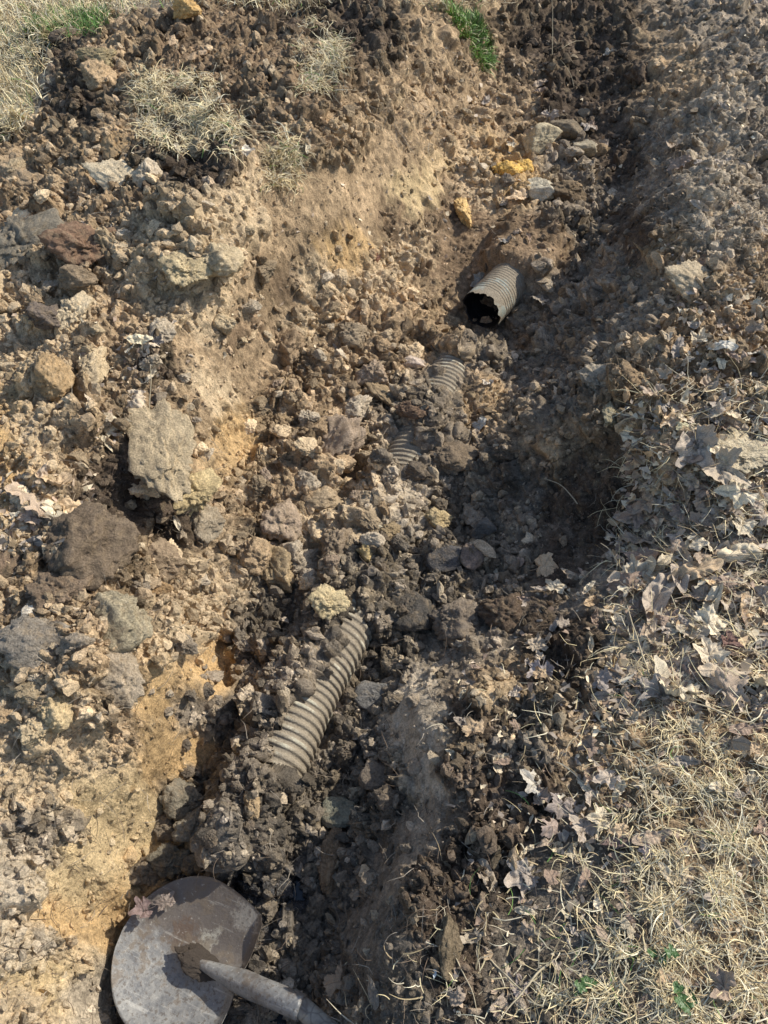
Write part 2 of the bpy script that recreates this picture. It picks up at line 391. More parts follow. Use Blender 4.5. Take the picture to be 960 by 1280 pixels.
# ---- colour / lumpiness controls: px, py, palette key, clumpiness, dryness
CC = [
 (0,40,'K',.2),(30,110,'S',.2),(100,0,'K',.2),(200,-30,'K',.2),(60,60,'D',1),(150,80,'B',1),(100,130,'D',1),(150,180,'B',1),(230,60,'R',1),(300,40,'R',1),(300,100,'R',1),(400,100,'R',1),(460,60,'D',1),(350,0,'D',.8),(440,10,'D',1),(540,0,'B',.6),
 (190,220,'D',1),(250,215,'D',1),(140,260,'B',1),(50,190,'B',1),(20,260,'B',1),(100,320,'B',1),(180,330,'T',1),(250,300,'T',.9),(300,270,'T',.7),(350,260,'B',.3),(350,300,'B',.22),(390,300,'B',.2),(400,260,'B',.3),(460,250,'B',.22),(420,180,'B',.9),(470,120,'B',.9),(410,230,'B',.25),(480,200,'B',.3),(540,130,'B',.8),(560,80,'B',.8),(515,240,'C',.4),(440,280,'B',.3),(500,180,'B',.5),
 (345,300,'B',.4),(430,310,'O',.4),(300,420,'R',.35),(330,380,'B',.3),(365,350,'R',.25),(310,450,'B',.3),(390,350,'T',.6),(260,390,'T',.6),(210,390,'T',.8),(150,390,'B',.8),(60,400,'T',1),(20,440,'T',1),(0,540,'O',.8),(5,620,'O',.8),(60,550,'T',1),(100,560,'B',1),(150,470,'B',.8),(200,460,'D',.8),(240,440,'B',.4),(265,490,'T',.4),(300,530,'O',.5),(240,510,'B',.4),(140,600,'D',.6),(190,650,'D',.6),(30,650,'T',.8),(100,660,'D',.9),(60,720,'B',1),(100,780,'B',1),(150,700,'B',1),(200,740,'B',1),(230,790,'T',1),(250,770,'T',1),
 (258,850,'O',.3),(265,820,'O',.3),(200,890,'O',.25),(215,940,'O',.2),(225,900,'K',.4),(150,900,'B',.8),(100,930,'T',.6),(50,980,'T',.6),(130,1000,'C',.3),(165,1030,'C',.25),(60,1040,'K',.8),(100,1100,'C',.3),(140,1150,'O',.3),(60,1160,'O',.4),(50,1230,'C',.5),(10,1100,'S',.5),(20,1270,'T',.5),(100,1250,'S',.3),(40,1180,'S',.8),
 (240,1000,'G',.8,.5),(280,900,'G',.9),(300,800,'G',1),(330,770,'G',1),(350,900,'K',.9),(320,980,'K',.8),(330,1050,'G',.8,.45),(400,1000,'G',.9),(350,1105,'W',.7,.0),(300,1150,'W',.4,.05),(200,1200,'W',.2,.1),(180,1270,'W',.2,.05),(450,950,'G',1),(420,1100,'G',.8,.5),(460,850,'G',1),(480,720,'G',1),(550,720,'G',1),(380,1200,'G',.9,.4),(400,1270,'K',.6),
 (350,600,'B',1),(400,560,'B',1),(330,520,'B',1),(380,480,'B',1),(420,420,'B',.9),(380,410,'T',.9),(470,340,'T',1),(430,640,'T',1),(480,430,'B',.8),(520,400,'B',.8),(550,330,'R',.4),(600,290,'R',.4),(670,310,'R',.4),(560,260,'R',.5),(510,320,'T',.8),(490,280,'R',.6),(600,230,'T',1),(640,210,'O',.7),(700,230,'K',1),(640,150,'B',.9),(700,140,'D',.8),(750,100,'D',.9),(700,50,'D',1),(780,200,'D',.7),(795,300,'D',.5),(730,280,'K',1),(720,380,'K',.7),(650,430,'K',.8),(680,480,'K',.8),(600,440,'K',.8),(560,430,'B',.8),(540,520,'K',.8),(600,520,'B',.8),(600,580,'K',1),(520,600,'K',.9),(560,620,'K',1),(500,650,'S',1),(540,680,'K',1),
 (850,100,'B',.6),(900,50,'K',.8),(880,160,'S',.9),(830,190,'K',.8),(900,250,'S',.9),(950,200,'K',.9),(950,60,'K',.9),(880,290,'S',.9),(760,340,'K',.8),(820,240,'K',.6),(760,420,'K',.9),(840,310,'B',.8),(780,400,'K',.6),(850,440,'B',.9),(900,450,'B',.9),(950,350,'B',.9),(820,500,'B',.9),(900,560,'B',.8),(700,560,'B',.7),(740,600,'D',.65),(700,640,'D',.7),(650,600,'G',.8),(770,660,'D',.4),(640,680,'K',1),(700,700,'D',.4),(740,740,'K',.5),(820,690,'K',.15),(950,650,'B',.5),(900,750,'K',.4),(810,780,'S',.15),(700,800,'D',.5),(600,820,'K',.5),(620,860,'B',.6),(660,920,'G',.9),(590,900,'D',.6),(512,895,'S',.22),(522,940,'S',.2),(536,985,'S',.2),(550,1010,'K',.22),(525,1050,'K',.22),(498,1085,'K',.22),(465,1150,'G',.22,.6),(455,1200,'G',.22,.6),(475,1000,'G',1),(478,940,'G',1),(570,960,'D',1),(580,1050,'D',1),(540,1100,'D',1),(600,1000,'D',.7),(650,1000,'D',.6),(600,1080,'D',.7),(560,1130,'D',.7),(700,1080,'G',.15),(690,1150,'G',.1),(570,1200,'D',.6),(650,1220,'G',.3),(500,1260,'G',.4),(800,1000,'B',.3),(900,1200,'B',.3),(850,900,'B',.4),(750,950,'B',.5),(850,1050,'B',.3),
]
cpx = np.array([c[0] for c in CC], float); cpy = np.array([c[1] for c in CC], float)
ccol = np.array([PAL[c[2]] + (c[3], c[4] if len(c) > 4 else 1.0) for c in CC])
def col_at(px, py, x, y):
    wx = 30*fbm(x*7, y*7, 5, 40)+22*fbm(x*34, y*34, 3, 41); wy = 30*fbm(x*7+30, y*7, 5, 50)+22*fbm(x*34+5, y*34, 3, 51)
    a = px + wx; b = py + wy
    sh = a.shape; a = a.ravel(); b = b.ravel(); out = np.zeros((len(a), 5))
    for i in range(0, len(a), 50000):
        r2 = (a[i:i+50000, None]-cpx)**2 + ((b[i:i+50000, None]-cpy)*1.0)**2 + 60
        w = r2 ** -3.0; w /= w.sum(1, keepdims=True)
        out[i:i+50000] = w @ ccol
    return out.reshape(sh + (5,))
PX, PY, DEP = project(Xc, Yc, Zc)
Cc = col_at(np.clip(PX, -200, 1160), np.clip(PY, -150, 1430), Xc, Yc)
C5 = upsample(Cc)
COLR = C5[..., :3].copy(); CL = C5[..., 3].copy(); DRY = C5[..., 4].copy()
far = sstep(1.35, 1.6, np.abs(S)); far = np.maximum(far, sstep(5, 8, Y)); far = np.maximum(far, sstep(0.02, -.1, Y)*0)
CL *= (1-far)
COLR = COLR*(1-far[..., None]) + np.array(PAL['S'])*far[..., None]

# base normals
P = np.stack([X, Y, Z], -1)
def normals(P):
    du = np.zeros_like(P); dv = np.zeros_like(P)
    du[:, 1:-1] = P[:, 2:]-P[:, :-2]; du[:, 0] = P[:, 1]-P[:, 0]; du[:, -1] = P[:, -1]-P[:, -2]
    dv[1:-1] = P[2:]-P[:-2]; dv[0] = P[1]-P[0]; dv[-1] = P[-1]-P[-2]
    n = np.cross(du, -dv); n /= np.maximum(np.linalg.norm(n, axis=2, keepdims=True), 1e-9); return n
Nb = normals(P)
if Nb[600, 500, 2] < 0: Nb = -Nb
Q3 = (X.astype(np.float32), Y.astype(np.float32), Z.astype(np.float32))
rs = np.abs(np.gradient(Y, axis=0)).astype(np.float32)
det = .045*fbm3(Q3, 8, 4, 1)*(.2+CL*.9) + .016*fbm3(Q3, 22, 3, 3)*(.2+CL)
det += .0055*fbm3(Q3, 75, 3, 4)*(.45+CL)*sstep(.8, 2.2, .010/rs)
rg = 1-np.abs(fbm3(Q3, 34, 3, 14))*2.2; det += .005*rg*(.25+CL)*sstep(.15, .4, CL)
mod = np.ones_like(X)
zone = fbm3(Q3, 6, 2, 77)*1.6
fib = 1 - CL
for (s, a, thr, sd) in ((.085, .40, .62, 11), (.042, .38, .5, 21), (.022, .36, .35, 31), (.0115, .55, .3, 41), (.0065, .55, .3, 51)):
    wx = .35*s*vn3(Q3[0]/s*1.1, Q3[1]/s*1.1, Q3[2]/s*1.1, sd+3); wy = .35*s*vn3(Q3[0]/s*1.1+9, Q3[1]/s*1.1+4, Q3[2]/s*1.1, sd+4)
    f1, f2, gx, gy, gz, dx, dy, dz = worley3((Q3[0]+wx)/s, (Q3[1]+wy)/s, (Q3[2]+wx)/s, sd)
    r1 = _h3(gx, gy, gz, sd+60); r2 = _h3(gx, gy, gz, sd+61); r3 = _h3(gx, gy, gz, sd+62); r4 = _h3(gx, gy, gz, sd+63)
    e = sstep(.02, .30, f2-f1)
    dens = np.clip(CL**1.6*1.3 + .5*zone*sstep(.3, .7, CL), 0.05, 1.15)
    pres = (r1 > 1-(1-thr)*dens).astype(float)
    h = e*(.35+.65*r2 + 1.15*(dx*(r3-.5)+dy*(r4-.5)+dz*(r2-.5)))*np.clip(1.15-.5*f1*f1, 0, 1.2)
    if s > .03: pres = pres*sstep(.2, .55, CL)
    det += a*s*pres*h*(.45+.55*np.minimum(CL, 1))*sstep(1.8, 4.5, s/rs)
    mod *= 1 + pres*e*(r4-.48)*.42
    lift = pres*e*(r3 > .86)
    COLR = COLR*(1-.35*lift[..., None]) + .35*lift[..., None]*np.array((.33, .25, .15))*(.35+COLR.mean(2, keepdims=True)*4)
det *= (1-far)
# grain (layers of soil smear on cut faces)
cut = sstep(.45, .2, CL)
P = P + Nb*det[..., None]
COLR = COLR*mod[..., None]
COLR *= (1 + .35*fbm3(Q3, 24, 3, 8))[..., None]*(1 + .7*fbm3(Q3, 120, 2, 18))[..., None]*(1 + .75*fbm3(Q3, 10, 3, 28))[..., None]
COLR = np.clip(COLR, .02, None); COLR *= np.minimum(1, .60/COLR.max(-1))[..., None]
nr, nc = X.shape
idx = np.arange(nr*nc).reshape(nr, nc)
quads = np.stack([idx[:-1, :-1], idx[1:, :-1], idx[1:, 1:], idx[:-1, 1:]], -1).reshape(-1, 4)
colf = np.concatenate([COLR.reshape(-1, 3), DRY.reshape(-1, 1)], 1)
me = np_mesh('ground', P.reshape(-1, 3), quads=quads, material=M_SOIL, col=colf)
ground = link('ground', me); setp(ground, 'dug brown and ochre soil with a trench running through it', None, None, 'structure')
bpy.context.view_layer.update()
ORI = Vector((0, 0, CAMZ))
PC = ccol
def hit(px, py):
    d = ray(px, py).normalized()
    ok, loc, n, i = ground.ray_cast(ORI, d)
    if not ok: return None
    return loc, n, i
cflat = colf
def gcol(i):   # colour of the ground face i
    return cflat[quads[i][0]]
def down(x, y):
    ok, loc, n, i = ground.ray_cast(Vector((x, y, 2)), Vector((0, 0, -1)))
    return (loc, n, i) if ok else (Vector((x, y, 0)), Vector((0, 0, 1)), 0)
def depth(p): return p.y*SP - (p.z-CAMZ)*CP

# ------------------------------------------------------------------ water
def build_water():
    m, nt, b = mat('trench_water')
    b.inputs['Base Color'].default_value = (.02, .024, .028, 1); b.inputs['Roughness'].default_value = .06
    b.inputs['IOR'].default_value = 1.33; b.inputs['Specular IOR Level'].default_value = .9
    n = noise_node(nt, 25, 3); nt.links.new(bump(nt, n.outputs[0], .002, .4), b.inputs['Normal'])
    zz = -.314
    vs = []; c = np.array(unproj(245, 1225, zz))
    for k in range(40):
        a = 2*PI*k/40; r = .30 + .02*math.sin(3*a)+.015*math.sin(7*a+1)
        vs.append((c[0]+r*math.cos(a)*.75, c[1]-.06+r*math.sin(a)*.95, zz))
    vs.append((c[0], c[1]-.06, zz)); tr = [(k, (k+1) % 40, 40) for k in range(40)]
    o = link('water', np_mesh('water', vs, tris=tr, material=m)); setp(o, 'dark shallow water lying in the trench beside the shovel blade', None, None, 'structure')
build_water()

# ------------------------------------------------------------------ pipes
def pipe_material(ca, cb, gd):
    m, nt, b = mat('dirty_pipe')
    a = nn(nt, 'ShaderNodeAttribute', attribute_name='vein')
    vec = nn(nt, 'ShaderNodeNewGeometry').outputs['Position']
    n1 = noise_node(nt, 45, 6, .65, vec); n2 = noise_node(nt, 300, 4, .6, vec); n3 = noise_node(nt, 14, 4, .6, vec)
    c = mixc(nt, ramp(nt, n1.outputs[0], .35, 0, .65, 1), ca, cb)
    dirt = mixc(nt, ramp(nt, n2.outputs[0], .3, 0, .7, 1), (.20, .165, .12), (.38, .32, .235))
    f = mathn(nt, 'ADD', mathn(nt, 'MULTIPLY', a.outputs['Fac'], gd), ramp(nt, n3.outputs[0], .34, -.15, .56, 1.1))
    f2 = mathn(nt, 'ADD', f, ramp(nt, n2.outputs[0], .3, -.25, .7, .25))
    c = mixc(nt, ramp(nt, f2, .25, 0, .75, 1), c, dirt)
    nt.links.new(c, b.inputs['Base Color']); b.inputs['Roughness'].default_value = .8; b.inputs['Specular IOR Level'].default_value = .25
    nb = bump(nt, n1.outputs[0], .004, .5); nb = bump(nt, n2.outputs[0], .0025, .9, nb)
    nt.links.new(nb, b.inputs['Normal'])
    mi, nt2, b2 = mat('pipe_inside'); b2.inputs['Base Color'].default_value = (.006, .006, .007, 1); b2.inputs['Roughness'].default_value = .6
    return m, mi
M_PIPE, M_PIN = pipe_material((.40, .38, .29), (.62, .56, .42), 1.15)
M_PIPE2, _ = pipe_material((.28, .31, .265), (.42, .43, .37), .5)
def catmull(L, n):
    L = np.asarray(L); Lp = np.concatenate([[2*L[0]-L[1]], L, [2*L[-1]-L[-2]]]); out = []
    for i in range(len(L)-1):
        p0, p1, p2, p3 = Lp[i:i+4]
        for k in range(n):
            t = k/n; out.append(.5*((2*p1)+(-p0+p2)*t+(2*p0-5*p1+4*p2-p3)*t*t+(-p0+3*p1-3*p2+p3)*t**3))
    out.append(L[-1]); out = np.array(out)
    seg = np.linalg.norm(np.diff(out, axis=0), axis=1); s = np.concatenate([[0], np.cumsum(seg)])
    return out, s
def pipe(L, pitch, depth_, jag=False, smooth_len=0.0, seed=0):
    PR_ = PR*(.98 if jag else 1)
    pts_, s = catmull(L, 20); step = pitch/10; n = int(s[-1]/step)
    q = np.linspace(0, s[-1], n+1); C = np.stack([np.interp(q, s, pts_[:, k]) for k in range(3)], 1)
    T = np.gradient(C, axis=0); T /= np.linalg.norm(T, axis=1, keepdims=True)
    side = np.cross(T, (0, 0, 1)); side /= np.linalg.norm(side, axis=1, keepdims=True); up = np.cross(side, T)
    NA = 72; ang = np.linspace(0, 2*PI, NA, endpoint=False)
    ph = (q/pitch) % 1.0
    g = np.clip(.5+.95*np.cos(2*PI*ph), 0, 1)    # 1 on ridge
    if smooth_len: g = np.where(q < smooth_len, .9, g)
    R = PR_ - depth_*(1-g)
    A2, Q2 = np.meshgrid(ang, q)
    dn = fbm(A2*1.6+seed, Q2*14, 3, 5+seed)
    sq = 1 + .025*np.cos(2*A2+.6)
    rr = (R[:, None]*sq + .0022*dn)
    V_ = C[:, None] + rr[..., None]*(np.cos(A2)[..., None]*side[:, None] + np.sin(A2)[..., None]*up[:, None])
    if jag:   # ragged broken mouth: pull the first rings in or out along the axis
        j = .015*fbm(np.cos(ang)*1.7+4, np.sin(ang)*1.7+3, 5, 9)-.006*(fbm(np.cos(ang)*9, np.sin(ang)*9, 2, 19) > .12)
        w = np.exp(-q/.03)
        V_ = V_ + T[:, None]*(j[None, :]*w[:, None])[..., None]
    nn_, na = V_.shape[:2]; id_ = np.arange(nn_*na).reshape(nn_, na)
    qd = np.stack([id_[:-1], np.roll(id_, -1, 1)[:-1], np.roll(id_, -1, 1)[1:], id_[1:]], -1).reshape(-1, 4)
    groove = np.repeat((1-g)[:, None], na, 1).ravel()
    # inner skin
    n_in = min(nn_, int(.35/step)) if jag else min(nn_, int(.05/step))
    return V_, qd, groove, C, side, up, ang, T, n_in
def build_pipe(name, L, pitch, dep, label, jag, smooth_len=0, seed=0, mt=None):
    V_, qd, groove, C, side, up, ang, T, n_in = pipe(L, pitch, dep, jag, smooth_len, seed)
    me = np_mesh(name, V_.reshape(-1, 3), quads=qd, material=mt or M_PIPE, vein=groove)
    o = link(name, me); setp(o, label, 'pipe')
    Vi = C[:n_in, None] + (V_[:n_in]-C[:n_in, None])*.93
    Vi[0] = V_[0]*.9999+C[0]*.0001 if jag else Vi[0]
    na = Vi.shape[1]; id_ = np.arange(n_in*na).reshape(n_in, na)
    q2 = np.stack([id_[:-1], id_[1:], np.roll(id_, -1, 1)[1:], np.roll(id_, -1, 1)[:-1]], -1).reshape(-1, 4)
    cap = [(int(id_[-1, k]), int(id_[-1, (k+1) % na]), n_in*na) for k in range(na)]
    vs = np.concatenate([Vi.reshape(-1, 3), C[n_in-1][None]])
    link('inner_wall', np_mesh('inner_wall', vs, quads=q2, tris=cap, material=M_PIN), parent=o)
    return o
build_pipe('drain_pipe', FARP[:, :], .0105, .0013, 'broken grey drain pipe stub with a ragged black open mouth, in the reddish hollow', True, .03, 2, M_PIPE2)
build_pipe('drain_pipe', LONG[:], .0160, .0042, 'long ribbed drain pipe buried along the trench floor, bare ribs on its near end', False, 0, 5)

# ------------------------------------------------------------------ clod shapes
import bmesh
def clod_mesh(seed, sub, planes=9, rough=.10, flat=1.0, fine=.03):
    r = random.Random(seed); bm = bmesh.new(); bmesh.ops.create_icosphere(bm, subdivisions=sub, radius=1)
    pl = []
    for _ in range(planes):
        v = Vector((r.gauss(0, 1), r.gauss(0, 1), r.gauss(0, 1))).normalized(); pl.append((v, r.uniform(.42, .82)))
    off = Vector((r.uniform(0, 50), r.uniform(0, 50), 0))
    for v in bm.verts:
        p = v.co.copy(); k = 1.0
        for n_, d_ in pl:
            dd = p.dot(n_)
            if dd > 0: k = min(k, d_/dd)
        k = min(k, 1.0)*1.34
        q = p*k
        q += p*(rough*1.1*mnoise.noise(p*1.9+off) + rough*.6*mnoise.noise(p*4+off)) 
        if fine: q += p*fine*(.8*mnoise.noise(p*5+off)+mnoise.noise(p*9+off)+.8*mnoise.noise(p*17+off)+.7*abs(mnoise.noise(p*30+off))+.35*mnoise.noise(p*55+off))
        w_ = abs(mnoise.noise(p*3.1+off*1.3)); q -= p*fine*1.6*max(0, .16-w_)*4   # cracks
        v.co = q
    me = bpy.data.meshes.new('soil_clod'); bm.to_mesh(me); bm.free()
    me.polygons.foreach_set('use_smooth', [True]*len(me.polygons)); me.materials.append(M_CLOD)
    return me
CLODS = [clod_mesh(100+i, 5, 11+i % 5, .20, 1, .085) for i in range(9)]
STONES = [clod_mesh(200+i, 5, 10, .06, 1, .045) for i in range(5)]
def on_pipe(x, y):
    d, t, s, az = poly_dist(np.atleast_1d(np.asarray(x, float)), np.atleast_1d(np.asarray(y, float)), LONG)
    near = (t > 5.0) & (t < 7.45) & (d < np.where(s > 0, PR*1.15, -PR*0.0))
    mid = ((np.abs(t-.95) < .42) | (np.abs(t-2.55) < .4)) & (d < PR*.9)
    d2, t2, s2, a2 = poly_dist(np.atleast_1d(np.asarray(x, float)), np.atleast_1d(np.asarray(y, float)), FARP)
    m3 = np.hypot(np.asarray(x)-FARP[0][0], np.asarray(y)-FARP[0][1]) < .085
    return near | mid | ((d2 < PR*1.1) & (t2 < .9)) | m3
def put_clod(name, px, py, w, h, ang, colr, label, cat, flat=.7, kind='c', tilt=(0, 0), group=None, raise_=.42, var=None, dry=1.0):
    H = hit(px, py)
    if H is None: return
    p, n, i = H; dp = depth(p)
    if group and on_pipe(p.x, p.y)[0]: return
    sx = w*.5*dp/F*1.12; sy = h*.5*dp/F*1.2; sz = flat*min(sx, sy)
    arr = CLODS if kind == 'c' else STONES
    if var is None: var = random.randrange(len(arr))
    o = bpy.data.objects.new(name, arr[var % len(arr)]); COL.objects.link(o)
    o.location = p + Vector((0, 0, sz*raise_)); o.scale = (sx, sy, sz)
    o.rotation_euler = Euler((math.radians(tilt[0]), math.radians(tilt[1]), math.radians(-ang)))
    c = colr if isinstance(colr, tuple) else PAL[colr]
    lum = sum(c)/3; c = [min(.75, (v*.7+lum*w_*.3)*1.36) for v, w_ in zip(c, (1.3, .97, .62))] if isinstance(colr, tuple) else c
    k_ = random.uniform(.95, 1.4); o.color = (*[v*k_ for v in c], dry)
    setp(o, label, cat, group)
    return o
GR = (.20, .18, .14); BG = (.185, .17, .135); LT = (.50, .41, .27); PK = (.25, .19, .14); DG = (.075, .072, .066); PALE = (.42, .37, .27); OL = (.26, .21, .11)
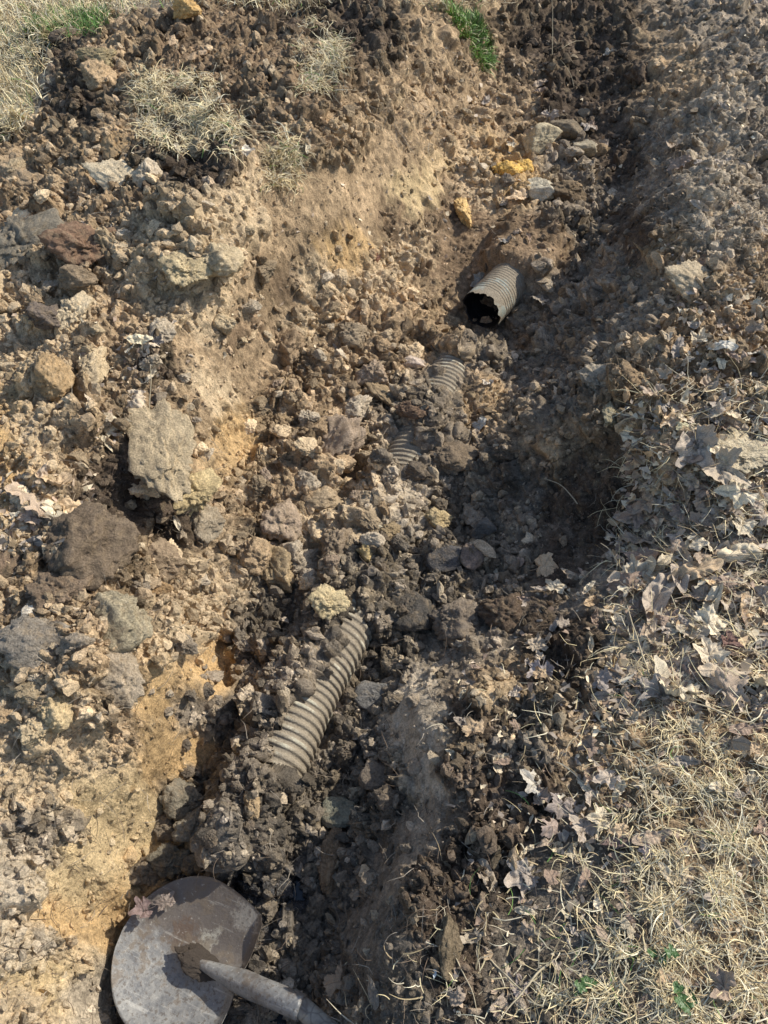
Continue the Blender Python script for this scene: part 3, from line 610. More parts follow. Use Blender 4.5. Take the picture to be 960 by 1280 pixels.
HERO = [
 ('clay_slab',140,182,30,62,-28,(.24,.16,.08),'tall tan slab of clay standing on edge left of the upper dry grass tuft','clay slab',.5,'c',(0,-30)),
 ('clay_slab',152,228,100,34,28,LT,'long pale flaky slab just below the standing tan slab on the spoil heap','clay slab',.35,'c',(25,10)),
 ('clay_slab',28,226,70,34,32,(.28,.20,.12),'tan slab leaning on the heap at the edge of the photo, below the dry lawn','clay slab',.4,'c',(25,12)),
 ('clay_slab',122,72,56,24,20,OL,'olive tan slab near the top of the spoil heap','clay slab',.5,'c',(15,0)),
 ('clay_block',124,104,34,40,10,(.30,.21,.12),'tan clay block under the olive slab near the heap top','clay block',.8,'c',(0,-15)),
 ('stone',28,315,98,86,35,BG,'large blue grey layered stone at the edge of the photo','stone',.5,'c',(20,5)),
 ('soil_clod',102,318,78,56,0,(.17,.10,.065),'large rounded red brown clod beside the big blue grey stone','clod',.7,'c',(0,0)),
 ('clay_block',92,400,46,46,15,LT,'cream clay block above the tan and rust blocks','clay block',.8,'c',(20,0)),
 ('stone',58,402,46,34,-40,(.12,.10,.09),'dark brown angular stone leaning on the cream clay block','stone',.8,'c',(0,20)),
 ('clay_block',116,458,36,54,-5,(.33,.26,.16),'tan clay block below the cream block','clay block',.6,'c',(0,-10)),
 ('clay_block',66,474,36,46,-12,(.30,.20,.10),'rust stained clay block below the dark angular stone','clay block',.8,'c',(15,0)),
 ('clay_slab',198,568,72,122,-26,(.40,.32,.20),'big crusted clay slab overhanging the dark hollow','clay slab',.42,'c',(8,-12)),
 ('clay_slab',240,618,64,52,25,(.46,.36,.18),'cream yellow lump at the lower tip of the overhanging slab','clay slab',.6,'c',(10,10)),
 ('soil_clod',258,655,34,40,0,(.26,.22,.16),'grey cream crumbly clod hanging under the overhanging slab','clod',.7,'c',(0,0)),
 ('soil_clod',203,704,40,38,5,(.20,.145,.095),'square brown clod below the dark hollow','clod',.85,'c',(10,10)),
 ('stone',193,733,34,15,12,(.36,.22,.10),'flat orange stone under the square brown clod','stone',.6,'s',(0,0)),
 ('stone',47,806,88,48,-4,(.22,.20,.17),'grey flat topped stone over a dark gap','stone',.55,'c',(15,5)),
 ('soil_clod',72,742,84,56,12,(.155,.11,.075),'broad brown clod above the grey flat topped stone','clod',.6,'c',(0,0)),
 ('clay_slab',145,776,76,56,-18,(.24,.21,.14),'grey olive slab tilted up beside the broad brown clod','clay slab',.45,'c',(18,-14)),
 ('clay_slab',136,845,70,50,24,(.25,.205,.15),'grey and tan slab above the yellow clay wall','clay slab',.45,'c',(20,10)),
 ('root_clod',100,685,96,84,0,(.105,.078,.055),'big dark clod bound with fine roots above the broad brown clod','clod',.6,'c',(0,0)),
 ('soil_clod',6,722,30,60,0,(.13,.09,.062),'round brown clod cut off by the edge of the photo','clod',.8,'c',(0,0)),
 ('stone',43,769,19,22,-30,(.50,.46,.38),'small white stone above the grey flat topped stone','stone',.8,'s',(0,0)),
 ('clay_block',67,889,38,38,-20,(.40,.31,.17),'cream clod below the grey flat topped stone','clay block',.8,'c',(0,10)),
 ('clay_block',44,915,38,30,25,(.38,.30,.18),'pale clod next to the cream clod on the near bank','clay block',.7,'c',(0,0)),
 ('clay_block',40,862,52,30,-35,(.33,.26,.16),'tan crusted clod directly under the grey flat topped stone','clay block',.6,'c',(0,0)),
 ('soil_clod',422,556,66,72,30,PK,'largest pinkish brown clod in the middle of the rubble','clod',.55,'c',(15,-8)),
 ('soil_clod',352,655,38,42,0,PK,'pinkish brown clod below the largest rubble clod','clod',.9,'c',(0,0)),
 ('soil_clod',342,712,50,56,-20,(.28,.21,.12),'brown clod with a yellow sunlit edge','clod',.8,'c',(10,0)),
 ('soil_clod',422,684,38,46,15,(.22,.17,.12),'blocky grey brown clod just above the pipe','clod',.9,'c',(0,0)),
 ('clay_block',408,758,40,34,10,(.46,.38,.21),'cream clod sitting on top of the ribbed pipe','clay block',.9,'c',(0,0)),
 ('stone',515,764,46,46,8,DG,'dark grey angular stone right of the ribbed pipe','stone',.7,'s',(15,0)),
 ('soil_clod',572,782,66,48,12,(.15,.125,.10),'grey brown clod between the dark grey stone and the dark brown clod','clod',.7,'c',(0,0)),
 ('soil_clod',630,770,58,48,0,(.085,.06,.044),'dark brown rounded clod beside the grey brown clod','clod',.8,'c',(0,0)),
 ('stone',473,871,42,28,0,(.115,.12,.118),'smooth blue grey cobble beside the ribbed pipe','stone',.7,'s',(0,0)),
 ('stone',473,970,32,36,20,(.13,.11,.09),'brown stone below the blue grey cobble','stone',.9,'s',(0,0)),
 ('stone',427,1015,40,34,0,(.13,.14,.11),'green grey stone below the ribbed pipe','stone',.8,'s',(0,0)),
 ('clay_block',413,1073,32,54,8,(.20,.135,.082),'orange brown block standing below the green grey stone','clay block',.8,'c',(0,0)),
 ('clay_block',317,999,22,32,0,(.28,.20,.11),'tan block at the buried near end of the ribbed pipe','clay block',.9,'c',(0,0)),
 ('stone',283,1110,22,20,0,(.17,.12,.08),'small brown stone touching the shovel blade edge','stone',.9,'s',(0,0)),
 ('stone',676,180,38,28,-8,(.46,.40,.26),'largest cream stone at the far end of the trench','stone',.8,'s',(0,0)),
 ('stone',729,188,24,20,0,(.28,.25,.18),'smaller pale stone beside the largest cream stone','stone',.8,'s',(0,0)),
 ('stone',708,168,34,26,0,(.15,.125,.09),'brown stone between the two cream stones','stone',.8,'s',(0,0)),
 ('stone',678,242,26,34,-30,(.36,.34,.26),'pale upright stone leaning on a brown one','stone',.8,'s',(0,-15)),
 ('soil_clod',706,244,38,26,0,(.15,.11,.07),'brown clod against the pale upright stone','clod',.8,'c',(0,0)),
 ('clay_lump',632,213,32,18,-5,'Y','bright yellow clay lump at the far end of the trench','clay lump',.7,'c',(0,0)),
 ('clay_lump',655,210,26,18,10,'Y','bright yellow clay lump touching the wider yellow one','clay lump',.7,'c',(0,0)),
 ('clay_lump',577,266,22,52,-12,(.50,.33,.12),'upright ochre clay lump at the foot of the left wall','clay lump',.9,'c',(0,0)),
 ('stone',517,457,25,15,0,(.36,.30,.26),'small pinkish white pebble left of the buried pipe','pebble',.8,'s',(0,0)),
 ('soil_clod',468,488,26,66,-35,(.23,.17,.10),'long tan clod lying slantwise in the trench','clod',.7,'c',(0,0)),
 ('soil_clod',512,513,36,20,0,(.15,.095,.065),'flat red brown clod at the end of the long tan clod','clod',.7,'c',(0,0)),
 ('soil_clod',562,571,48,32,-5,(.15,.115,.08),'flat brown clod beside the bare blue grey pipe crown','clod',.5,'c',(0,0)),
 ('soil_clod',355,440,50,44,0,(.20,.14,.085),'brown clod at the foot of the slope with pale leaves below it','clod',.8,'c',(0,0)),
 ('clay_slab',866,360,80,42,24,(.33,.27,.18),'tan crusted slab jutting from the right hand bank','clay slab',.55,'c',(15,12)),
 ('soil_clod',742,478,36,46,-15,(.24,.215,.17),'pale grey clod on the lip of the dark recess','clod',.7,'c',(0,0)),
 ('soil_clod',762,520,20,30,0,(.22,.20,.13),'small olive clod under the pale grey clod','clod',.7,'c',(0,0)),
 ('clay_slab',918,566,72,54,20,(.34,.30,.21),'crumbling pale clay patch among the leaves','clay slab',.35,'c',(0,0)),
 ('soil_clod',560,1182,26,48,8,(.14,.11,.07),'olive brown clod beside a torn leaf near the bottom edge','clod',.8,'c',(0,0)),
 ('clay_lump',546,650,28,20,0,(.40,.31,.16),'small crumbly yellow clod in the shaded rubble','clay lump',.8,'c',(0,0)),
 ('clay_lump',487,666,28,20,10,(.30,.22,.12),'tan clod in the rubble above the pipe','clay lump',.8,'c',(0,0)),
 ('clay_lump',461,692,24,20,0,(.42,.31,.13),'yellow clod between the blocky clod and the shaded rubble','clay lump',.8,'c',(0,0)),
 ('stone',604,664,26,22,20,(.12,.125,.12),'blue grey stone in the shaded rubble','stone',.8,'s',(0,0)),
 ('stone',590,697,20,26,10,(.17,.13,.11),'pinkish stone right of the dark grey stone','stone',.8,'s',(0,0)),
 ('stone',556,700,34,26,-20,(.07,.073,.078),'slate blue stone above the dark grey stone','stone',.7,'s',(0,0)),
 ('soil_clod',797,102,26,26,0,(.075,.055,.042),'round dark clod high on the shaded right wall','clod',.9,'c',(0,0)),
 ('soil_clod',402,622,50,32,0,(.25,.19,.12),'wide tan clod above the blocky grey brown clod','clod',.6,'c',(0,0)),
 ('clay_lump',232,14,28,22,0,(.46,.28,.09),'orange yellow clod on top of the spoil heap','clay lump',.8,'c',(0,0)),
 ('clay_slab',82,45,22,30,25,(.10,.08,.065),'dark pointed slab on the far shoulder of the spoil heap','clay slab',.5,'c',(0,0)),
 ('clay_block',230,345,50,44,10,(.38,.31,.18),'cream crumbly clod in the sunny upper slope','clay block',.7,'c',(0,0)),
 ('clay_block',270,330,48,40,-20,(.33,.27,.17),'tan crumbly clod beside the cream one on the upper slope','clay block',.7,'c',(0,0)),
 ('soil_clod',95,350,38,26,0,(.20,.15,.10),'brown clod under the large red brown clod','clod',.7,'c',(0,0)),
 ('soil_clod',330,340,34,26,0,(.22,.17,.11),'small brown clod near the lip of the left bank','clod',.7,'c',(0,0)),
 ('soil_clod',440,420,40,30,20,(.24,.19,.13),'tan clod at the head of the long slanting clod','clod',.7,'c',(0,0)),
 ('soil_clod',520,590,26,20,0,(.12,.10,.08),'grey clod at the lower end of the bare pipe crown','clod',.7,'c',(0,0)),
 ('soil_clod',225,1000,44,34,0,(.15,.14,.11),'grey green crusted clod at the foot of the yellow wall','clod',.8,'c',(0,0)),
 ('soil_clod',240,1035,34,30,0,(.16,.15,.12),'lowest grey crusted clod of the string at the wall foot','clod',.8,'c',(0,0)),
 ('soil_clod',205,1030,40,28,0,(.12,.10,.075),'brown clod between the wall foot and the shovel','clod',.8,'c',(0,0)),
 ('soil_clod',212,1078,46,30,10,(.13,.12,.09),'wet grey clod just above the shovel blade','clod',.9,'c',(0,0)),
 ('soil_clod',245,1082,38,26,-20,(.10,.09,.07),'dark wet clod pressed against the top edge of the shovel blade','clod',.9,'c',(0,0)),
 ('soil_clod',182,1090,34,28,0,(.15,.12,.085),'small brown clod at the foot of the yellow wall above the shovel','clod',.9,'c',(0,0)),
 ('stone',162,1076,18,22,0,(.38,.26,.13),'small orange tan stone lodged against the yellow wall','stone',.9,'s',(0,0)),
]
for h_ in HERO:
    put_clod(*h_[:9], flat=h_[9], kind=h_[10], tilt=h_[11])

# stones and clods one could count, largest of the rubble
ZONES = [ # px0,py0,px1,py1, n, size range, label, group, colours
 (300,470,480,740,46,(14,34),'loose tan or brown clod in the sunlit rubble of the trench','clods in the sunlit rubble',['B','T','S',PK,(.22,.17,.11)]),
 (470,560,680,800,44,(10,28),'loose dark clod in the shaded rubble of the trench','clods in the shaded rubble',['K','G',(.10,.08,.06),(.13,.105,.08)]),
 (410,800,530,1120,34,(10,26),'grey brown stone in the narrow gap right of the ribbed pipe','stones beside the ribbed pipe',['G','K',(.11,.09,.07)]),
 (200,760,330,1060,30,(9,24),'grey clod on the trench floor left of the ribbed pipe','clods left of the ribbed pipe',['G','K',(.12,.10,.08)]),
 (0,150,330,480,40,(12,34),'tan clod on the sunny upper spoil heap','clods on the upper spoil heap',['B','T','S',(.33,.26,.16)]),
 (0,480,270,900,38,(10,30),'tan clod on the sunny lower spoil heap','clods on the lower spoil heap',['B','T','S','K']),
 (600,150,770,420,26,(8,20),'small grey brown stone at the far end of the trench','stones at the far end of the trench',['K','S','B']),
 (390,310,520,470,26,(9,24),'tan clod at the foot of the left trench wall','clods below the left wall',['T','S','B',(.36,.28,.18)]),
 (330,1120,440,1270,14,(12,30),'wet grey clod beside the shovel','wet clods beside the shovel',['G','K']),
]
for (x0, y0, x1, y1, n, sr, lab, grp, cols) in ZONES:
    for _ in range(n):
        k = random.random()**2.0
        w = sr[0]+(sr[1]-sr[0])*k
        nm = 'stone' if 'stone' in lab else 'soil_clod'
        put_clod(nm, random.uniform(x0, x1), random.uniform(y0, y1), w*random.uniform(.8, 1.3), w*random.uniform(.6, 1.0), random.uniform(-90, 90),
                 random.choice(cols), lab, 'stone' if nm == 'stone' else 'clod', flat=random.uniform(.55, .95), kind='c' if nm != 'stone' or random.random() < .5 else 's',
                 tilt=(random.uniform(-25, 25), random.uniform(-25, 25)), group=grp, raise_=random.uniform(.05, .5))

# ------------------------------------------------------------------ crumbs: countless
def ico(sub):
    bm = bmesh.new(); bmesh.ops.create_icosphere(bm, subdivisions=sub, radius=1)
    v = np.array([x.co for x in bm.verts]); f = np.array([[q.index for q in p.verts] for p in bm.faces]); bm.free(); return v, f
def templates(sub, n, seed):
    v, f = ico(sub); out = []
    r = np.random.default_rng(seed)
    for i in range(n):
        q = v.copy()
        for _ in range(10):
            nrm = r.normal(size=3); nrm /= np.linalg.norm(nrm); dd = q @ nrm; lim = r.uniform(.38, .8)
            q = np.where((dd > lim)[:, None], q*(lim/np.maximum(dd, 1e-6))[:, None], q)
        q *= r.uniform(.6, 1.15, 3); q *= (1+r.normal(0, .13, (len(q), 1)))
        out.append(q)
    return out, f
def rotm(n, r):
    q = r.normal(size=(n, 4)); q /= np.linalg.norm(q, axis=1, keepdims=True); w, x, y, z = q.T
    return np.stack([1-2*(y*y+z*z), 2*(x*y-z*w), 2*(x*z+y*w), 2*(x*y+z*w), 1-2*(x*x+z*z), 2*(y*z-x*w), 2*(x*z-y*w), 2*(y*z+x*w), 1-2*(x*x+y*y)], 1).reshape(n, 3, 3)
def crumbs(name, n, sub, smin, smax, pw_, seed, label, dens=None, tint=1.0):
    r = np.random.default_rng(seed); tv, tf = templates(sub, 12, seed)
    P_, R_, C_ = [], [], []
    tries = 0
    px = r.uniform(-70, 1030, n*2); py = r.uniform(-20, 1300, n*2); u = r.random(n*2); sz = smin*(smax/smin)**(r.random(n*2)**pw_)
    for a, b, k, s in zip(px, py, u, sz):
        j = np.argmin((cpx-a)**2+(cpy-b)**2); cl = ccol[j, 3]
        if k > .12+.88*cl: continue
        H = hit(a, b)
        if H is None: continue
        p, nrm, i = H
        if p.y > 4.5: continue
        dp = depth(p); s = s*(.6+.28*dp)*(.55+.5*cl)
        P_.append(p + nrm*s*r.uniform(-.45, .35)); R_.append(s); c = gcol(i)
        C_.append(c)
        if len(P_) >= n: break
    P_ = np.array(P_); R_ = np.array(R_); C_ = np.array(C_); keep = ~(on_pipe(P_[:, 0], P_[:, 1]) & (R_ > .0028)) & ~((P_[:, 2] < -.312) & (P_[:, 1] < .62)); P_, R_, C_ = P_[keep], R_[keep], C_[keep]; m_ = len(P_)
    mix = r.random(m_)[:, None]; 
    mean = np.array([.17, .135, .095])
    cc = C_[:, :3]*.75 + .25*mean*(C_[:, :3].mean(1, keepdims=True)/.12)**.7
    cc = cc*np.exp(r.normal(0.10, .42, (m_, 1)))*tint
    pale = r.random(m_) < .09
    cc[pale] = cc[pale]*.4+np.array([.46, .37, .25])*.6*np.clip(C_[pale, :3].mean(1, keepdims=True)/.12, .35, 1.4)
    cc *= np.minimum(1, .62/cc.max(1))[:, None]
    rot = rotm(m_, r); T_ = np.array(tv)[r.integers(0, 12, m_)]
    V_ = np.einsum('nij,nkj->nki', rot, T_)*R_[:, None, None]*r.uniform(.75, 1.2, (m_, 1, 3)) + P_[:, None]
    nv = V_.shape[1]
    tr = (tf[None]+np.arange(m_)[:, None, None]*nv).reshape(-1, 3)
    cv = np.repeat(np.concatenate([cc, C_[:, 3:4]], 1)[:, None], nv, 1).reshape(-1, 4)
    o = link(name, np_mesh(name, V_.reshape(-1, 3), tris=tr, material=M_SOIL, col=np.clip(cv, .008, .8), smooth=False))
    setp(o, label, None, None, 'stuff'); return o
crumbs('soil_crumbs', 23000, 2, .0038, .022, 2.0, 5, 'loose lumps of soil and gravel strewn over the diggings')
crumbs('fine_gravel', 42000, 1, .0013, .0038, 1.3, 6, 'fine crumbs of soil and grit covering the ground')

# ------------------------------------------------------------------ leaves
def leaf_mesh(seed, kind):
    r = random.Random(seed); NS = 96; NR = 9
    lobes = [(0, 1.0, .48), (.98, .9, .46), (-.98, .9, .46), (1.95, .68, .44), (-1.95, .68, .44)]
    lobes = [(a+r.uniform(-.15, .15), l*r.uniform(.72, 1.1), w*r.uniform(.9, 1.25)) for a, l, w in lobes if r.random() > .12]
    vs = [(0, -.0, 0)]; vein = [1.0]; curl1 = r.uniform(.3, 2.2)*r.choice((1, -1, 1)); curl2 = r.uniform(-1.5, 2.5); fold = r.uniform(-.5, 1.2)
    ca = r.uniform(0, PI)
    off = Vector((r.uniform(0, 99), 0, 0))
    tear = r.uniform(-PI, PI) if r.random() < .5 else None
    for j in range(1, NR+1):
        for i in range(NS):
            a = 2*PI*i/NS - PI
            if kind == 'maple':
                R = .56
                for la, ll, lw in lobes:
                    d_ = abs((a-la+PI) % (2*PI)-PI)
                    R = max(R, ll*math.exp(-(d_/lw)**2*.9), ll*1.08*max(0, 1-(d_/.28)))
                R += .045*abs(math.sin(a*11+seed)) + .02*math.sin(a*23)
                if abs(a) > 2.75: R *= .45
            else:   # oval
                R = .30/ math.sqrt(max(.05, 1-.90*math.cos(a)**2)) * .95
                R = min(R, 1.0)*(1+.02*math.sin(a*17))
            if tear is not None:
                d_ = abs((a-tear+PI) % (2*PI)-PI); 
                if d_ < .5: R *= .55+.45*(d_/.5)+.05*math.sin(a*40)
            t = j/NR; x = math.sin(a)*R*t; y = math.cos(a)*R*t
            # distance to nearest vein
            v = 0
            for la, ll, lw in lobes:
                d_ = abs((a-la+PI) % (2*PI)-PI)*R*t
                v = max(v, 1-min(1, d_/.022))
            vein.append(v if kind == 'maple' else 1-min(1, abs(x)/.02))
            z = .19*mnoise.noise(Vector((x*2.2, y*2.2, 0))+off)+.12*mnoise.noise(Vector((x*6, y*6, 0))+off)+.02*mnoise.noise(Vector((x*15, y*15, 0))+off)
            z += .05*abs(math.sin(a*2.6))*t*(.4 if kind == 'maple' else 0)
            # curl about axis ca: bend as circle
            ux, uy = math.cos(ca), math.sin(ca); u_ = x*ux+y*uy; w_ = -x*uy+y*ux
            k = curl1*(1+.5*w_)
            if abs(k) > 1e-3: un = math.sin(u_*k)/k; zc = (1-math.cos(u_*k))/k
            else: un, zc = u_, 0
            wn = w_; zz = z+zc+curl2*.25*w_*w_ + fold*.35*abs(x)
            vs.append((un*ux-wn*uy, un*uy+wn*ux, zz))
    tr = [(0, 1+i, 1+(i+1) % NS) for i in range(NS)]; qd = []
    for j in range(NR-1):
        for i in range(NS):
            qd.append((1+j*NS+i, 1+(j+1)*NS+i, 1+(j+1)*NS+(i+1) % NS, 1+j*NS+(i+1) % NS))
    n0 = len(vs)
    # petiole
    b0 = Vector((0, -.0, 0)); 
    for k in range(7):
        t = k/6; c = Vector((.06*math.sin(t*2+seed), -.75*t, .12*t*t+.02)); w = .018*(1-.4*t)
        vs += [(c.x-w, c.y, c.z), (c.x+w, c.y, c.z), (c.x, c.y, c.z+w)]; vein += [1, 1, 1]
        if k:
            q = n0+3*k; p = q-3
            qd += [(p, p+1, q+1, q), (p+1, p+2, q+2, q+1), (p+2, p, q, q+2)]
    zmin = min(v[2] for v in vs)
    vs = [(x, y, z-zmin) for x, y, z in vs]
    return np_mesh('dead_leaf', vs, quads=qd, tris=tr, material=M_LEAF, vein=vein)
LEAVES = [leaf_mesh(i*3+1, 'maple') for i in range(12)] + [leaf_mesh(90+i, 'oval') for i in range(6)]
LC = [(c[0]*1.98, c[1]*1.90, c[2]*1.6) for c in [(.30,.25,.21), (.24,.19,.16), (.36,.31,.25), (.20,.15,.13), (.42,.37,.31), (.27,.23,.21), (.33,.25,.18), (.23,.20,.19)]]
def put_leaf(px, py, w, ang=None, colr=None, label=None, group=None, kind=None, tilt=None, up=0.004):
    H = hit(px, py)
    if H is None: return
    p, n, i = H; dp = depth(p); s = w*dp/F*.5*(1 if group else 1.05)
    n = (n*.35+Vector((0, 0, 1))*.65).normalized()
    v = (random.randrange(12) if random.random() < .6 else 12+random.randrange(6)) if kind is None else (random.randrange(12) if kind == 'm' else 12+random.randrange(6))
    o = bpy.data.objects.new('dead_leaf', LEAVES[v]); COL.objects.link(o)
    q = Vector((0, 0, 1)).rotation_difference(n)
    a = random.uniform(0, 2*PI) if ang is None else math.radians(ang)
    tl = random.gauss(0, .35) if tilt is None else math.radians(tilt)
    flip = PI if random.random() < .35 and tilt is None else 0
    o.rotation_mode = 'QUATERNION'
    o.rotation_quaternion = q @ Euler((tl+flip, random.gauss(0, .3) if tilt is None else 0, a)).to_quaternion()
    o.scale = (s, s*random.uniform(.8, 1.1), s)
    o.location = p + n*(up + (s*.35 if flip else 0))
    c = random.choice(LC) if colr is None else (min(.8, colr[0]*1.65), min(.8, colr[1]*1.58), min(.8, colr[2]*1.42)); k = random.uniform(.85, 1.15)
    o.color = (c[0]*k, c[1]*k, c[2]*k, 1)
    setp(o, label, 'leaf', group)
    return o
HL = [
 (678,845,48,-20,(.27,.24,.24),'grey maple leaf standing folded in the dark soil','m'),
 (742,853,52,10,(.25,.22,.21),'flat grey maple leaf right of the folded grey one','m'),
 (768,832,26,0,(.30,.17,.07),'small orange brown curled leaf above the flat grey one','o'),
 (862,796,62,-60,(.36,.31,.25),'pale triangular leaf tip lying over the litter','m'),
 (884,826,56,5,(.44,.38,.30),'cream five lobed maple leaf lying open','m'),
 (850,852,60,60,(.26,.21,.19),'brown leaf with an upturned edge below the cream maple leaf','m'),
 (905,805,40,0,(.17,.10,.085),'dark red brown leaf beside the cream maple leaf','m'),
 (664,982,46,70,(.42,.39,.35),'bright white torn leaf on dark soil','m'),
 (702,1008,52,-10,(.22,.19,.18),'dull brown maple leaf touching the bright white one','m'),
 (733,972,50,130,(.34,.27,.22),'brown and white curled leaf above the dry grass','o'),
 (690,1036,44,80,(.25,.20,.18),'crumpled brown leaf below the dull maple leaf','m'),
 (770,1055,54,90,(.18,.13,.12),'dark brown rolled leaf at the edge of the dry grass','o'),
 (806,1070,38,100,(.30,.25,.25),'pinkish grey rounded leaf beside the rolled one','m'),
 (608,1100,66,15,(.30,.25,.20),'long curled strip of leaf on dark crumbs','o'),
 (595,1172,46,120,(.30,.26,.21),'torn tan leaf near the bottom edge','m'),
 (395,1142,34,20,(.22,.16,.13),'wet brown leaf right of the shovel','m'),
 (430,1225,60,160,(.19,.14,.10),'large brown leaf plastered on the mud at the bottom edge','m'),
 (467,1240,46,200,(.20,.17,.14),'narrow curled leaf next to the plastered one','o'),
 (570,1248,44,0,(.27,.22,.18),'crumpled leaf at the bottom edge in dark soil','m'),
 (620,1258,44,40,(.30,.25,.21),'pale leaf with upturned rim at the bottom edge','m'),
 (650,1240,30,0,(.28,.24,.23),'small grey leaf beside the one with the upturned rim','m'),
 (544,1215,16,0,(.45,.52,.60),'tiny bluish white scrap near the bottom edge','o'),
 (900,435,44,70,(.44,.42,.38),'white curled leaf on the right hand bank','o'),
 (948,450,40,100,(.40,.37,.33),'pale leaf cut off by the edge beside the white curled leaf','m'),
 (852,535,30,0,(.40,.37,.25),'small yellowish leaf on top of the leaf mound','m'),
 (825,540,40,30,(.26,.27,.26),'blue grey folded leaf on the leaf mound','m'),
 (606,480,26,100,(.46,.42,.38),'white curled leaf beside the buried pipe','o'),
 (600,532,34,30,(.32,.31,.29),'grey leaf right of the bare pipe crown','m'),
 (634,306,46,15,(.20,.19,.18),'dark twisted leaf sticking up behind the broken pipe','o'),
 (600,352,30,120,(.25,.24,.22),'grey leaf beside the broken pipe','m'),
 (672,378,34,60,(.25,.22,.19),'crumpled leaf right of the broken pipe','m'),
 (420,885,30,80,(.24,.20,.17),'brown leaf just right of the ribbed pipe','m'),
 (762,70,26,0,(.38,.37,.35),'small white leaf on the dark far slope','m'),
 (660,300,20,0,(.30,.22,.16),'tan leaf scrap beyond the broken pipe','o'),
 (176,427,40,100,(.45,.40,.30),'long cream leaf on the left slope','o'),
 (222,195,26,0,(.42,.38,.31),'small cream leaf beneath the upper grass tuft','m'),
 (305,195,38,0,(.46,.42,.37),'white torn leaf right of the upper grass tuft','m'),
 (385,185+0,24,0,(.44,.39,.30),'cream leaf scrap on the brown slope','o'),
 (140,533,36,0,(.44,.39,.29),'upper cream leaf of the pair left of the overhanging slab','m'),
 (132,556,34,60,(.42,.37,.28),'lower cream leaf of the pair left of the overhanging slab','m'),
 (222,700-45,26,20,(.35,.31,.25),'pale rolled leaf hanging below the overhanging slab','o'),
 (40,650,50,90,(.34,.27,.22),'pinkish brown leaf on the left bank','m'),
 (70,655,44,30,(.30,.27,.22),'grey leaf next to the pinkish brown one','m'),
 (148,1000-140,10,0,(.44,.38,.30),'pale leaf scrap above the yellow wall','o'),
 (470,327,22,0,(.36,.20,.14),'reddish leaf below the left wall','m'),
 (165,445-7,26,30,(.38,.35,.29),'grey cream leaf beside the long cream one','m'),
 (947,1040,46,0,(.28,.20,.16),'brown leaf at the edge of the photo in the dry grass','m'),
 (905,1235,54,60,(.26,.20,.16),'large brown leaf in the lower corner of the dry grass','m'),
 (880,1265,36,0,(.38,.31,.22),'tan leaf at the bottom edge in the dry grass','o'),
 (910,1190,24,0,(.40,.36,.26),'small yellowish leaf standing in the dry grass','o'),
]
for (px, py, w, a, c, lab, kd) in HL:
    put_leaf(px, py, w, a, c, lab, None, kd)
LZ = [
 (790,520,960,640,50,(20,42),'dead leaf piled on the right hand leaf mound','leaves on the mound'),
 (770,640,960,860,74,(22,52),'dead maple leaf in the litter beside the trench','leaves in the litter beside the trench'),
 (820,380,960,520,26,(16,34),'dead leaf scrap on the upper right bank','leaves on the upper right bank'),
 (730,850,960,960,24,(24,46),'dead leaf at the top of the dry grass','leaves above the dry grass'),
 (650,960,960,1280,44,(18,38),'dead leaf lying in the dry grass','leaves in the dry grass'),
 (640,700,770,860,16,(18,36),'dead leaf on the bare dark soil','leaves on the bare soil'),
 (0,590,110,690,16,(22,40),'dead leaf on the left hand bank','leaves on the left hand bank'),
 (100,420,200,560,10,(14,28),'dead leaf left of the overhanging slab','leaves by the overhanging slab'),
 (590,100,760,300,12,(12,26),'small dead leaf at the far end of the trench','leaves at the far end of the trench'),
 (520,820,660,960,12,(12,28),'dead leaf scrap near the clay ridge','leaf scraps near the clay ridge'),
 (840,0,960,380,18,(10,24),'small dead leaf on the far right bank','leaves on the far right bank'),
]
for (x0, y0, x1, y1, n, sr, lab, grp) in LZ:
    for _ in range(n):
        put_leaf(random.uniform(x0, x1), random.uniform(y0, y1), random.uniform(*sr)*1.45*(.72+.8*random.random()**2.5), None, None, lab, grp, None, None, .006)

def fragments(name, zones, seed, label):
    r = np.random.default_rng(seed); V_, Q_, C_ = [], [], []
    k0 = 0
    for (x0, y0, x1, y1, n, smin, smax) in zones:
        for _ in range(n):
            H = hit(r.uniform(x0, x1), r.uniform(y0, y1))
            if H is None: continue
            p, nn_, i = H; s = r.uniform(smin, smax)*(.6+.28*depth(p)); k = r.integers(5, 8)
            R = rotm(1, r)[0]; 
            nz = np.array(nn_)*.5+np.array((0, 0, .5)); nz += r.normal(0, .35, 3); nz /= np.linalg.norm(nz)
            t1 = np.cross(nz, r.normal(size=3)); t1 /= np.linalg.norm(t1); t2 = np.cross(nz, t1)
            el = r.uniform(.35, .9); cu = r.uniform(-.9, .9)
            a = np.sort(r.uniform(0, 2*PI, k)); rad = s*r.uniform(.6, 1.1, k)
            c_ = np.array(p)+nz*s*.25
            ring = [c_+t1*q*math.cos(b)+t2*q*el*math.sin(b)+nz*(cu*(q*math.cos(b))**2/s) for b, q in zip(a, rad)]
            V_ += [c_]+ring; Q_ += [(k0, k0+1+j, k0+1+(j+1) % k) for j in range(k)]; k0 += k+1
            col = np.array(LC[r.integers(0, len(LC))])*r.uniform(.6, 1.2); C_ += [col]*(k+1)
    o = link(name, np_mesh(name, V_, tris=Q_, material=M_STRAW, col=C_)); setp(o, label, None, None, 'stuff')
fragments('leaf_litter', [(780,500,970,640,900,.006,.018),(760,640,980,900,1500,.006,.02),(820,360,970,520,380,.005,.014),(700,850,980,1290,700,.005,.014),(0,590,120,690,160,.006,.014),(110,420,200,560,110,.005,.012),(560,700,770,1280,420,.004,.011),(0,150,560,480,260,.004,.010),(820,0,970,360,300,.004,.011),(540,60,780,330,140,.004,.011)], 3, 'broken leaf scraps strewn over the soil')

